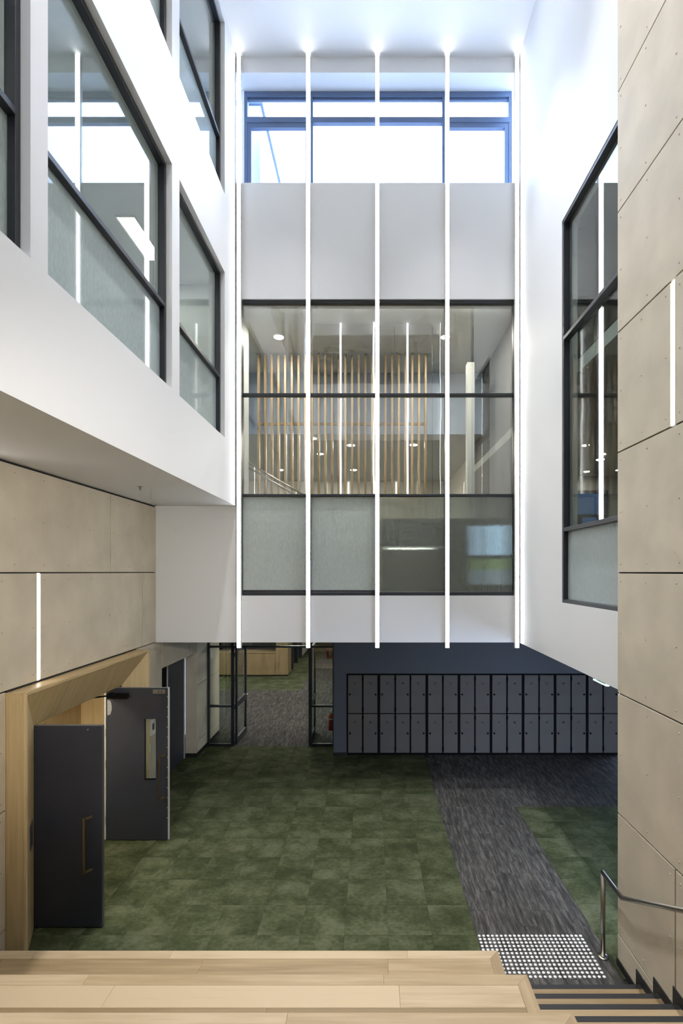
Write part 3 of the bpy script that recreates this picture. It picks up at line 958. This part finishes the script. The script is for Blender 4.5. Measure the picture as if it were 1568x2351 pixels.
# ------------------------------------------------------------------ oak door portal
A0, A1, AZ, AX = DOOR_P[0], DOOR_P[1], DOOR_P[3], -3.668      # outer edge
B0, B1, BZ, BX = 5.60, 7.575, 2.352, -3.90                    # inner edge
portal = empty('door_portal', (XP, (A0 + A1) / 2, 0), 'splayed oak portal around the open double doors in the left wall', 'door frame')
t = 0.03
XW = XP - 0.02
# outer faces: near side, top, far side
box('side_board', XW, AX - 0.004, A0, A0 + t, 0, AZ - t, oak_v, portal)
box('side_board', XW, AX - 0.004, A1 - t, A1, 0, AZ - t, oak_v, portal)
box('top_board', XW, AX - 0.004, A0, A1, AZ - t, AZ, oak_y, portal)
def splay(nm, p, q, mat):
    """board between the outer edge p0-p1 and the inner edge q1-q0, backed into the portal"""
    (p0, p1), (q0, q1) = p, q
    mid = Vector((0, 0, 0))
    P = [Vector(v) for v in (p0, p1, q1, q0)]
    n = (P[1] - P[0]).cross(P[3] - P[0]).normalized()
    c = Vector((XP - 0.1, (A0 + A1) / 2, 1.2))
    if (sum(P, Vector()) / 4 - c).dot(n) < 0: n = -n       # away from the opening
    R = [v + n * 0.018 for v in P]
    return mesh(nm, [tuple(v) for v in P] + [tuple(v) for v in R], BF, mat, portal)
splay('jamb_board', ((AX, A0, 0), (AX, A0, AZ)), ((BX, B0, 0), (BX, B0, BZ)), oak_v)
splay('jamb_board', ((AX, A1, 0), (AX, A1, AZ)), ((BX, B1, 0), (BX, B1, BZ)), oak_v)
splay('soffit_board', ((AX, A0, AZ), (AX, A1, AZ)), ((BX, B0, BZ), (BX, B1, BZ)), oak('oak_soffit', (0, 2), (0.32, 0.23, 0.105), (0.45, 0.335, 0.17), (0.57, 0.44, 0.245), 0.0, fine=60))
boxes('edge_strip', [(AX - 0.006, AX + 0.002, A0 - 0.001, A0 + 0.006, 0, AZ), (AX - 0.006, AX + 0.002, A0, A1, AZ - 0.006, AZ + 0.001)], oak_v, portal)
box('shadow_gap', XP - 0.02, XP - 0.004, A0 + 0.02, A1 - 0.35, AZ + 0.001, GR[2] + 0.004, joint, portal)
# door frame behind the splay
fr = empty('frame', (-4.0, 6.5, 0), parent=portal)
box('lining', -4.13, BX, B0 - 0.05, B0 - 0.005, 0, BZ, oak_v, fr)
box('lining', -4.13, -4.02, 7.50, 7.575, 0, BZ, oak_v, fr)
box('lining', -4.13, BX, B0, 7.575, BZ, BZ + 0.04, oak_y, fr)
box('stop_strip', -4.10, -4.075, 7.445, 7.50, 0.01, BZ, light_edge, fr)
# control plate lying on the near jamb splay
def on_splay(u, z, off):
    """point on the near jamb: u 0..1 from the outer to the inner edge"""
    d = Vector((BX - AX, B0 - A0, 0))
    nrm = Vector((d.y, -d.x, 0)).normalized()
    p = Vector((AX, A0, z)) + d * u + nrm * off
    return tuple(p)
zc = 1.17
ring = lambda off, g: [on_splay(0.45 - g, zc - 0.13 - g, off), on_splay(0.78 + g, zc - 0.13 - g, off), on_splay(0.78 + g, zc + 0.13 + g, off), on_splay(0.45 - g, zc + 0.13 + g, off)]
cp = empty('control_plate', on_splay(0.6, zc - 0.13, 0), 'small dark switch plate on the near jamb of the oak portal', 'switch plate')
mesh('plate', ring(0.001, 0) + ring(0.008, 0), BF, plain('plate_dark', (0.05, 0.05, 0.06), 0.3), cp)
mesh('rim', ring(0.0005, 0.01) + ring(0.004, 0.01), BF, satin, cp)

# vestibule behind the portal
struct(boxes('wall_vestibule', [(-5.6, XP - 0.25, 4.7, 4.8, 0, 3.0), (-5.6, XP - 0.25, 9.32, 9.4, 0, 3.0)], beige_paint))
vc = struct(box('ceiling_vestibule', -5.7, XP - 0.25, 4.7, 9.4, 3.0, 3.1, white))
vest = empty('wall_vestibule_panelling', (-5.5, 7.0, 0), 'oak panelled wall seen through the open doorway', kind='structure')
for a, b in ((4.8, 5.95), (5.95, 7.1), (7.1, 8.25), (8.25, 9.3)):
    box('panel', -5.60, -5.56, a + 0.004, b - 0.004, 0, 3.0, oak_v, vest)
for a, b in ((-5.56, -4.9), (-4.9, XP - 0.25)):
    box('panel', a + 0.004, b - 0.004, 9.28, 9.32, 0, 3.0, oak_v, vest)
box('backing', -5.65, -5.605, 4.7, 9.4, 0, 3.0, joint, vest)
ceiling_panel(-5.2, -4.6, 5.6, 7.4, 3.0, '', emit('vestibule_light', (1.0, 0.88, 0.66), 13.0), vc)

# ------------------------------------------------------------------ navy door leaves
def pull_handle(x, y, z0, z1, parent):
    h = empty('pull_handle', (x, y, z0), parent=parent)
    box('grip', x - 0.012, x + 0.012, y - 0.085, y - 0.058, z0, z1, bronze, h, 0.002)
    for z in (z0, z1 - 0.026):
        mesh('bracket', [(x - 0.012, y - 0.06, z), (x + 0.012, y - 0.06, z), (x + 0.055, y, z + 0.0), (x + 0.03, y, z),
                         (x - 0.012, y - 0.06, z + 0.026), (x + 0.012, y - 0.06, z + 0.026), (x + 0.055, y, z + 0.026), (x + 0.03, y, z + 0.026)], BF, bronze, h)
    h['label'] = 'bronze D-shaped pull handle'

d1 = empty('door_leaf', (-3.6, 5.63, 0), 'near navy door leaf, open, without a window', 'door', 'open navy double doors')
box('slab', -4.06, -3.118, 5.61, 5.656, 0.012, 2.345, navy, d1, 0.002)
box('edge_strip', -3.118, -3.113, 5.612, 5.654, 0.014, 2.343, plain('dark_edge', (0.06, 0.06, 0.065), 0.5), d1)
box('top_strip', -4.06, -3.118, 5.612, 5.654, 2.345, 2.349, plain('grey_edge', (0.16, 0.15, 0.15), 0.5), d1)
lathe('bolt_head', [(0.012, 0.0), (0.012, -0.004), (0.008, -0.007)], (-3.28, 5.61, 2.30), 1, satin, d1, 12)
pull_handle(-3.28, 5.61, 0.67, 1.31, d1)

d2 = empty('door_leaf', (-3.6, 7.46, 0), 'far navy door leaf, open, with a narrow upright window', 'door', 'open navy double doors')
VX0, VX1, VZ0, VZ1 = -3.475, -3.30, 0.935, 1.87
wall_y('slab', -4.06, -3.118, 7.435, 7.481, 0.012, 2.345, [(VX0, VX1, VZ0, VZ1)], navy, d2)
boxes('glazing_bead', [(VX0 - 0.012, VX0, 7.43, 7.486, VZ0 - 0.012, VZ1 + 0.012), (VX1, VX1 + 0.012, 7.43, 7.486, VZ0 - 0.012, VZ1 + 0.012),
                       (VX0, VX1, 7.43, 7.486, VZ0 - 0.012, VZ0), (VX0, VX1, 7.43, 7.486, VZ1, VZ1 + 0.012)], navy, d2)
box('pane', VX0, VX1, 7.455, 7.461, VZ0, VZ1, clear, d2)
box('edge_strip', -3.118, -3.106, 7.437, 7.479, 0.014, 2.347, light_edge, d2)
box('top_strip', -4.06, -3.118, 7.437, 7.479, 2.345, 2.349, plain('grey_edge_2', (0.20, 0.20, 0.20), 0.5), d2)
for k in range(13):
    z = 0.35 + k * 0.155
    lathe('edge_screw', [(0.007, 0.0), (0.006, -0.003)], (-3.126, 7.435, z), 1, light_edge, d2, 8)
box('closer', -4.02, -3.71, 7.36, 7.434, 2.195, 2.27, locker_frame, d2, 0.006)
tube('closer_arm', [(-3.95, 7.40, 2.275), (-3.80, 7.20, 2.30), (-4.0, 6.9, 2.33)], 0.012, locker_frame, d2)
cb = box('coordinator_plate', -3.345, -3.155, 7.425, 7.434, 2.26, 2.325, satin, d2)
for x in (-3.255, -3.21):
    lathe('plate_screw', [(0.010, 0.0), (0.010, -0.004)], (x, 7.425, 2.29), 1, black_metal, cb, 10)
V = []
poly = [(-4.045, 2.16), (-4.01, 2.155), (-3.985, 2.12), (-3.975, 2.05), (-3.985, 1.98), (-4.005, 1.935), (-4.045, 1.925)]
extrude_poly('filler_patch', poly, 1, 7.431, 7.4345, plaster, d2)
pull_handle(-3.215, 7.435, 0.65, 1.33, d2)
for z in (0.25, 1.12, 1.6, 2.2):
    boxes('hinge', [(-4.075, -4.06, 7.43, 7.49, z, z + 0.11)], satin, d2)

# card reader and switch on the wall beyond
cr = empty('card_reader', (XP + 0.01, 8.59, 1.28), 'white wall reader beyond the far navy door, seen through its narrow window', 'card reader')
box('body', XP, XP + 0.02, 8.50, 8.68, 1.24, 1.50, sign_white, cr, 0.003)
box('screen', XP + 0.02, XP + 0.023, 8.55, 8.63, 1.33, 1.44, black_metal, cr)
sw = empty('light_switch', (XP + 0.01, 8.47, 0.98), 'small white switch below the card reader', 'switch')
box('plate', XP, XP + 0.012, 8.40, 8.50, 0.96, 1.10, sign_white, sw, 0.002)
box('rocker', XP + 0.012, XP + 0.017, 8.43, 8.47, 1.0, 1.06, sign_white, sw)

# ------------------------------------------------------------------ recessed doors further along the left wall
d3 = empty('door_1', (XP - 0.25, 10.2, 0), 'closed navy door in a recess of the left wall', kind='structure')
box('leaf', -4.20, -4.135, 9.87, 10.70, 0.01, 2.315, navy, d3)
box('frame', -4.20, -4.125, 10.705, 10.74, 0.0, 2.32, light_edge, d3)
box('frame', -4.20, -4.13, 9.845, 9.865, 0.0, 2.32, light_edge, d3)
box('leaf', -4.20, -4.15, 9.0, 9.84, 0.01, 2.315, locker_frame, d3)
struct(box('wall_left_recess', -4.35, -4.21, 8.9, 10.9, 0, 2.9, joint))

# ------------------------------------------------------------------ glazed screen with open doors at the end
ps = empty('glazed_partition', (-2.4, 11.5, 0), 'black framed glass screen with open double doors under the facade', 'glass partition')
PY0, PY1 = 11.475, 11.535
def pbar(nm, x0, x1, z0, z1, par=ps, y0=PY0, y1=PY1):
    return box(nm, x0, x1, y0, y1, z0, z1, black_metal, par, 0.003)
pbar('post', -3.875, -3.825, 0, 2.885)
pbar('post', -3.315, -3.245, 0, 2.885)
pbar('post', -1.475, -1.395, 0, 2.885)
pbar('post', -0.90, -0.84, 0, 2.885, y0=11.472)
pbar('head_rail', -3.825, -0.90, 2.33, 2.375)
pbar('head_rail', -3.825, -0.90, 2.85, 2.885)
for a, b in ((-3.825, -3.315), (-1.395, -0.90)):
    pbar('midrail', a, b, 0.915, 0.965)
    pbar('bottom_rail', a, b, 0.0, 0.05)
    box('pane', a, b, 11.50, 11.51, 0.05, 0.915, clear, ps)
    box('pane', a, b, 11.50, 11.51, 0.965, 2.33, clear, ps)
box('pane', -3.825, -0.90, 11.50, 11.51, 2.375, 2.85, clear, ps)
def glass_leaf(xh, s, label):
    r = empty('glass_door_leaf', (xh, 11.6, 0), label, 'glass door', 'open glass doors in the black screen')
    x0, x1 = xh - 0.022, xh + 0.022
    y0, y1 = 11.55, 12.48
    box('stile', x0, x1, y0, y0 + 0.085, 0.012, 2.32, black_metal, r, 0.003)
    box('stile', x0, x1, y1 - 0.085, y1, 0.012, 2.32, black_metal, r, 0.003)
    for a, b in ((0.012, 0.16), (0.88, 1.02), (2.22, 2.32)):
        box('rail', x0, x1, y0 + 0.085, y1 - 0.085, a, b, black_metal, r)
    for a, b in ((0.16, 0.88), (1.02, 2.22)):
        box('pane', xh - 0.005, xh + 0.005, y0 + 0.085, y1 - 0.085, a, b, clear, r)
    for z in (0.2, 0.85, 1.5, 2.1):
        lathe('hinge', [(0.014, 0.0), (0.014, 0.10)], (xh - s * 0.03, 11.545, z), 2, black_metal, r, 10)
    h = lathe('lever_rose', [(0.022, 0.0), (0.022, s * 0.012)], (xh + s * 0.022, y1 - 0.045, 1.0), 0, satin, r, 12)
    tube('lever', [(xh + s * 0.03, y1 - 0.045, 1.0), (xh + s * 0.06, y1 - 0.045, 1.0), (xh + s * 0.06, y1 - 0.15, 1.0)], 0.008, satin, r, 8)
glass_leaf(-3.215, 1, 'open glass door leaf folded back on the left of the doorway')
glass_leaf(-1.44, -1, 'open glass door leaf folded back on the right of the doorway')

# ------------------------------------------------------------------ reception beyond the screen
oak_d = oak('oak_counter', 2, (0.15, 0.11, 0.055), (0.22, 0.165, 0.085), (0.29, 0.225, 0.125), 0.25, fine=30)
desk = empty('reception_joinery', (-4.6, 19.1, 0), 'oak counter and tall oak end cabinet beyond the open glass doors', 'counter')
x = -6.1
for b_ in (-5.05, -3.755):
    box('front_panel', x + 0.004, b_ - 0.004, 19.12, 19.15, 0.06, 0.92, oak_d, desk)
    x = b_
box('carcass', -6.1, -3.755, 19.15, 19.75, 0.0, 0.915, joint, desk)
box('counter_top', -6.1, -3.755, 19.10, 19.78, 0.925, 0.96, oak_d, desk)
box('splashback', -6.1, -3.755, 19.75, 19.79, 0.96, 2.88, black_rubber, desk)
box('end_cabinet', -3.75, -3.27, 19.12, 19.95, 0.06, 2.88, oak_d, desk)
box('kick_board', -6.1, -3.28, 19.17, 19.8, 0.0, 0.06, joint, desk)
for a, b in ((-5.70, -5.60), (-5.585, -5.54)):  # two small white plates on the splashback
    box('white_plate', a, b, 19.742, 19.75, 1.06, 1.14, sign_white, desk)
po = empty('glazed_office_front', (-3.4, 23.0, 0), 'black framed office front along the corridor beyond the counter', 'glass partition')
for y in (20.6, 21.9, 23.2, 26.0):
    box('post', -3.42, -3.30, y, y + 0.12, 0, 2.88, black_metal, po)
box('infill', -3.40, -3.36, 23.32, 25.9, 0, 2.88, beige_paint, po)
box('pane', -3.38, -3.36, 20.0, 23.2, 0.05, 2.85, clear, po)
box('infill', -3.40, -3.36, 26.2, 29.8, 0, 2.88, dark_paint, po)
struct(boxes('wall_reception', [(-9.0, -8.9, 12.4, 30, 0, 2.9), (-9.0, 7.5, 29.9, 30.0, 0, 2.9), (-9.0, XP - 0.25, 12.3, 12.4, 0, 2.9)], beige_paint))
for (x, y) in ((-6.0, 14.5), (-2.4, 13.2), (-2.4, 17.0), (-2.0, 21.5), (-6.0, 17.4)):  # panels added on the unseen ceiling to light the reception
    ceiling_panel(x, x + 0.6, y, y + 0.6, ZB + 0.03, '', emit('reception_fill_%d' % int(y * 10 - x), (1.0, 0.97, 0.90), 46.0), slab)

# fire extinguisher and its sign on the end of the navy wall
fe = empty('fire_extinguisher', (-1.0, 12.0, 0.2), 'red fire extinguisher behind the glass beside the navy wall', 'fire extinguisher')
cx, cy = -0.985, 12.0
lathe('cylinder', [(0.050, 0.0), (0.058, 0.012), (0.058, 0.34), (0.050, 0.375), (0.026, 0.40), (0.022, 0.42)], (cx, cy, 0.205), 2, red_m, fe, 20)
lathe('label_band', [(0.0590, 0.0), (0.0590, 0.028)], (cx, cy, 0.475), 2, sign_white, fe, 20)
lathe('neck', [(0.020, 0.0), (0.020, 0.03), (0.012, 0.04)], (cx, cy, 0.624), 2, black_metal, fe, 12)
boxes('lever', [(cx - 0.012, cx + 0.012, cy - 0.07, cy + 0.02, 0.655, 0.668), (cx - 0.012, cx + 0.012, cy - 0.08, cy + 0.01, 0.69, 0.70)], black_metal, fe)
tube('hose', [(cx + 0.01, cy - 0.02, 0.64), (cx + 0.055, cy - 0.05, 0.62), (cx + 0.075, cy - 0.04, 0.52), (cx + 0.07, cy - 0.03, 0.35)], 0.012, plain('yellow_tag', (0.55, 0.42, 0.05), 0.5), fe, 8)
box('bracket', cx + 0.05, -0.912, cy - 0.02, cy + 0.02, 0.40, 0.50, black_metal, fe)
fs = empty('extinguisher_sign', (-0.97, 12.0, 1.98), 'red and white blade sign with a white extinguisher symbol', 'sign')
box('plate', -1.108, -0.914, 12.0, 12.006, 1.98, 2.235, sign_white, fs)
box('red_field', -1.098, -0.926, 11.997, 12.0, 1.99, 2.225, red_m, fs)
sx = -1.012
extrude_poly('extinguisher_symbol', [(sx - 0.026, 2.04), (sx + 0.026, 2.04), (sx + 0.026, 2.165), (sx + 0.014, 2.185), (sx + 0.014, 2.21), (sx - 0.014, 2.21), (sx - 0.014, 2.185), (sx - 0.026, 2.165)], 1, 11.994, 11.997, sign_white, fs)
box('caption', sx - 0.022, sx + 0.022, 11.994, 11.997, 2.012, 2.022, sign_white, fs)

# ------------------------------------------------------------------ navy wall and lockers
wall_end = wall_y('wall_end', -0.835, 7.4, 10.87, 11.47, 0, 2.885, [(-0.545, 7.3, 0.0, 1.845)], navy_wall)
wall_end['label'] = 'navy painted wall around and above the lockers'
wall_end2 = struct(box('wall_end_return', -0.91, -0.40, 11.545, 30.0, 0, 2.885, navy_wall))
struct(box('baseboard_end', -0.837, -0.545, 10.855, 10.87, 0, 0.075, black_rubber))
struct(box('wall_far_right', 7.3, 7.5, 4.0, 11.0, 0, 2.9, navy_wall))
CW = 0.3612
mods = [2, 3] + [2] * 6
LX = -0.54
LY = 10.90
names = ['leftmost two-wide module of the charcoal locker bank', 'three-wide module of the charcoal locker bank',
         'first two-wide charcoal locker module right of the three-wide one', 'second two-wide charcoal locker module right of the three-wide one',
         'third two-wide charcoal locker module right of the three-wide one', 'fourth two-wide charcoal locker module right of the three-wide one',
         'fifth two-wide charcoal locker module right of the three-wide one', 'charcoal locker module at the right, cut off by the cement wall']
SH = {}
def shared(nm, key, make, loc, parent):
    """first call builds the mesh with its origin at loc, later ones reuse it"""
    if key not in SH:
        o = make()
        SH[key] = (o.data, WL[o.name] - Vector(loc))
        return o
    me, off = SH[key]
    return link_mesh(nm, me, Vector(loc) + off, parent)
x = LX
for n, l in zip(mods, names):
    W = n * CW
    u = empty('locker_unit', (x + W / 2, LY, 0), l, 'lockers', 'charcoal lockers along the navy wall')
    x0, x1 = x, x + W
    zb, zm, ztp = 0.055, 0.935, 1.80
    boxes('carcass', [(x0 + 0.002, x1 - 0.002, LY + 0.025, LY + 0.5, 0.0, 1.843),
                      (x0 + 0.002, x0 + 0.02, LY - 0.004, LY + 0.025, 0, 1.843), (x1 - 0.02, x1 - 0.002, LY - 0.004, LY + 0.025, 0, 1.843),
                      (x0 + 0.02, x1 - 0.02, LY - 0.004, LY + 0.025, ztp + 0.006, 1.843), (x0 + 0.02, x1 - 0.02, LY + 0.01, LY + 0.025, 0, zb - 0.004)], locker_frame, u)
    for c in range(n):
        a = x0 + 0.03 + c * (W - 0.06) / n + (0.017 if c else 0)
        b = x0 + 0.03 + (c + 1) * (W - 0.06) / n - (0.017 if c < n - 1 else 0)
        knob_left = (c == 0)
        for zz0, zz1 in ((zb, zm - 0.011), (zm + 0.011, ztp)):
            loc = ((a + b) / 2, LY, zz0)
            key = (round(b - a, 3), round(zz1 - zz0, 3))
            dr = shared('door', key, lambda: box('door', a, b, LY, LY + 0.02, zz0, zz1, locker_m, u, 0.0015), loc, u)
            cxm = (a + b) / 2
            zl = zz1 - 0.185
            shared('number_plate', 'plate', lambda: lathe('number_plate', [(0.022, 0.0), (0.022, -0.003), (0.016, -0.004)], (cxm, LY, zl), 1, locker_frame, dr, 12), (cxm, LY, zl), dr)
            shared('vent_pin', 'pin', lambda: lathe('vent_pin', [(0.009, 0.0), (0.009, -0.006), (0.004, -0.008)], (cxm, LY, zl), 1, light_edge, dr, 8), (cxm, LY, zl), dr)
            kx = a + 0.042 if knob_left else b - 0.042
            kz = zz1 - 0.43
            shared('lock_knob', 'knob', lambda: lathe('lock_knob', [(0.020, 0.0), (0.020, -0.018), (0.014, -0.024)], (kx, LY, kz), 1, locker_frame, dr, 12), (kx, LY, kz), dr)
            hx = b + 0.010 if knob_left else a - 0.010
            for hz in (zz0 + 0.05, zz1 - 0.12):
                shared('hinge', 'hinge', lambda: lathe('hinge', [(0.012, 0.0), (0.014, 0.01), (0.014, 0.07), (0.012, 0.08)], (hx, LY - 0.006, hz), 2, locker_frame, dr, 8), (hx, LY - 0.006, hz), dr)
    x += W

# ------------------------------------------------------------------ exit sign under the right wall
ex = empty('exit_sign', (3.0, 6.34, 2.67), 'lit green and white exit sign hanging under the right white wall', 'exit sign')
box('housing', 3.0, 3.04, 6.16, 6.53, 2.67, 2.875, sign_glow, ex)
box('green_face', 2.996, 3.0, 6.18, 6.40, 2.695, 2.86, sign_green, ex)
box('green_face', 2.996, 3.0, 6.485, 6.515, 2.695, 2.86, sign_green, ex)
extrude_poly('running_figure', [(6.41, 2.70), (6.43, 2.70), (6.45, 2.75), (6.47, 2.70), (6.48, 2.71), (6.46, 2.79), (6.45, 2.84), (6.43, 2.84), (6.43, 2.78)], 0, 2.992, 2.996, sign_green, ex)

# ------------------------------------------------------------------ fire sprinkler on the soffit
spx, spy = (322 - 851) / 1110.7 * 6.75, 6.75
sp = empty('fire_sprinkler', (spx, spy, ZS - 0.05), 'small fire sprinkler on the soffit above the left panels', 'sprinkler')
lathe('escutcheon', [(0.035, 0.0), (0.030, -0.006)], (spx, spy, ZS), 2, satin, sp, 14)
lathe('stem', [(0.010, -0.006), (0.008, -0.04), (0.018, -0.043), (0.018, -0.046)], (spx, spy, ZS), 2, satin, sp, 10)

# ------------------------------------------------------------------ timber bleacher
RISE, RUN, D1 = 0.163, 0.288, 4.652
SX = 1.222
def bleacher(i, label):
    z = 3 * RISE * i
    y1 = D1 - 3 * RUN * (i - 1)
    y0 = y1 - 3 * RUN
    r = empty('bleacher_tier', (-1.3, y1, 0), label, 'bleacher tier', 'oak bleacher tiers')
    th = 0.03
    zb = 0.0 if i == 1 else z - 3 * RISE
    # body and faces
    box('body', XP + 0.008, SX - 0.03, y0 - 0.02, y1 - 0.03, 0.0 if i < 3 else zb, z - th, joint, r)
    box('front_board', XP + 0.008, SX, y1 - 0.03, y1 - 0.004, zb, z - th, oak_plank, r)
    box('side_board', SX - 0.03, SX, y0, y1 - 0.03, 0.0, z - th, oak_plank_y, r)
    # nosing planks along the front and a mitred border on the right
    bw = 0.098
    cuts = {1: [-3.2, -1.9, 0.35], 2: [-2.2, 0.1], 3: [-3.0, -0.5]}.get(i, [-1.5])
    def plank(x0, x1, ya, yb, mitre=None):
        g = 0.0006
        pts = [(x0 + g, ya + g), (x1 - g, ya + g), (x1 - g, yb - g), (x0 + g, yb - g)]
        if mitre == 'front':
            pts[1] = (x1 - bw + g, ya + g)
        V = [(px, py, zz) for zz in (z - th, z) for px, py in pts]
        o = mesh('plank', V, BF, oak_plank, r)
        bm = bmesh.new(); bm.from_mesh(o.data)
        bmesh.ops.bevel(bm, geom=list(bm.edges), offset=0.0012, segments=1, affect='EDGES')
        bm.to_mesh(o.data); bm.free()
    xs = [XP + 0.008] + cuts + [SX]
    for k, (a, b) in enumerate(zip(xs, xs[1:])):
        plank(a, b, y1 - bw, y1, 'front' if k == len(xs) - 2 else None)
    # right border (runs towards the camera)
    g = 0.0006
    V = [(px, py, zz) for zz in (z - th, z) for px, py in ((SX - bw + g, y0), (SX - g, y0), (SX - g, y1 - g), (SX - bw + g, y1 - bw - g))]
    mesh('border_plank', V, BF, oak_plank_y, r)
    # field planks
    y = y1 - bw
    row = 0
    offs = {1: [[-3.45, -1.57, 0.16], [-2.6, -0.2], [-3.0, -1.0, 0.6], [-2.0]], 2: [[-1.95, 0.215], [-2.9, -0.75], [-1.4], [-2.2, 0.3]], 3: [[-2.2, -0.05], [-1.0], [-2.4, 0.1], [-1.2]]}.get(i, [[-1.2], [-2.0], [-0.4], [-1.7]])
    while y > y0 + 0.01:
        ya = max(y0, y - 0.192)
        xs = [XP + 0.008] + offs[row % 4] + [SX - bw]
        for a, b in zip(xs, xs[1:]):
            plank(a, b, ya, y)
        y = ya; row += 1
bleacher(1, 'lowest oak bleacher tier next to the green carpet')
bleacher(2, 'second oak bleacher tier, above the lowest')
bleacher(3, 'oak bleacher tier at the bottom edge of the picture')
bleacher(4, 'oak bleacher tier under the bottom edge of the picture')
struct(box('floor_upper_landing', XP + 0.008, XQ - 0.02, -3.2, D1 - 12 * RUN - 0.001, 2.2, 15 * RISE, oak_plank))

# ------------------------------------------------------------------ stair beside the bleacher
st = empty('staircase', (1.9, D1, 0), 'narrow oak stair with black nosings between bleacher and right wall', 'stairs')
for k in range(1, 13):
    y1 = D1 - (k - 1) * RUN
    z = k * RISE
    s = empty('step', (1.9, y1, z), parent=st)
    box('tread', SX + 0.003, XQ - 0.012, y1 - RUN, y1 - 0.052, z - 0.03, z, oak_plank, s)
    box('nosing', SX + 0.003, XQ - 0.012, y1 - 0.052, y1, z - 0.05, z + 0.0015, black_rubber, s, 0.002)
    box('riser', SX + 0.003, XQ - 0.012, y1 - 0.03, y1 - 0.012, z - RISE, z - 0.03, oak_plank, s)
# stepped black skirting on the right wall
poly = [(5.10, 0.0), (5.10, 0.075), (D1 + 0.075, 0.075)]
for k in range(1, 13):
    yk = D1 - (k - 1) * RUN + 0.075
    poly += [(yk, k * RISE + 0.09), (yk - RUN, k * RISE + 0.09)]
poly += [(poly[-1][0], 12 * RISE - 0.35), (D1 - 0.1, 0.0)]
bb = extrude_poly('baseboard_right', poly, 0, XQ - 0.010, XQ - 0.0005, black_rubber)
struct(bb, 'stepped black skirting along the stair')

# ------------------------------------------------------------------ handrail
hx = 2.492
h = empty('handrail', (hx, 5.19, 0), 'stainless steel stair handrail with a floor post at the right wall', 'handrail')
P0, P1, P2 = (hx, 5.19, 0.896), (hx, 4.80, 0.896), (hx, 0.8, 0.896 + 4.0 * 0.566)
tube('post', [(hx, 5.19, 0.0), (hx, 5.19, 0.896)], 0.0235, steel, h, 18)
tube('rail', [(hx, 5.205, 0.901), P1, P2], 0.0225, steel, h, 18)
lathe('floor_flange', [(0.055, 0.0), (0.055, 0.008), (0.045, 0.014), (0.025, 0.016)], (hx, 5.19, 0.0), 2, steel, h, 24)
for y in (3.6, 2.4, 1.2):
    z = 0.896 + (4.80 - y) * 0.566
    tube('wall_bracket', [(hx, y, z - 0.02), (hx, y, z - 0.07), (XQ - 0.002, y, z - 0.07)], 0.008, steel, h, 8)

# ------------------------------------------------------------------ tactile studs
tg = empty('tactile_indicator', (1.8, 5.2, 0), 'grid of pale round tactile studs on the grey carpet at the foot of the stair', 'tactile indicator')
sme = None
for i in range(24):
    for j in range(12):
        p = (1.232 + i * 0.05, 4.935 + j * 0.0505, 0.0)
        if sme is None:
            o = lathe('stud', [(0.0175, 0.0), (0.0175, 0.001), (0.0125, 0.005), (0.006, 0.006)], p, 2, stud_m, tg, 14)
            sme = o.data
        else:
            link_mesh('stud', sme, p, tg)
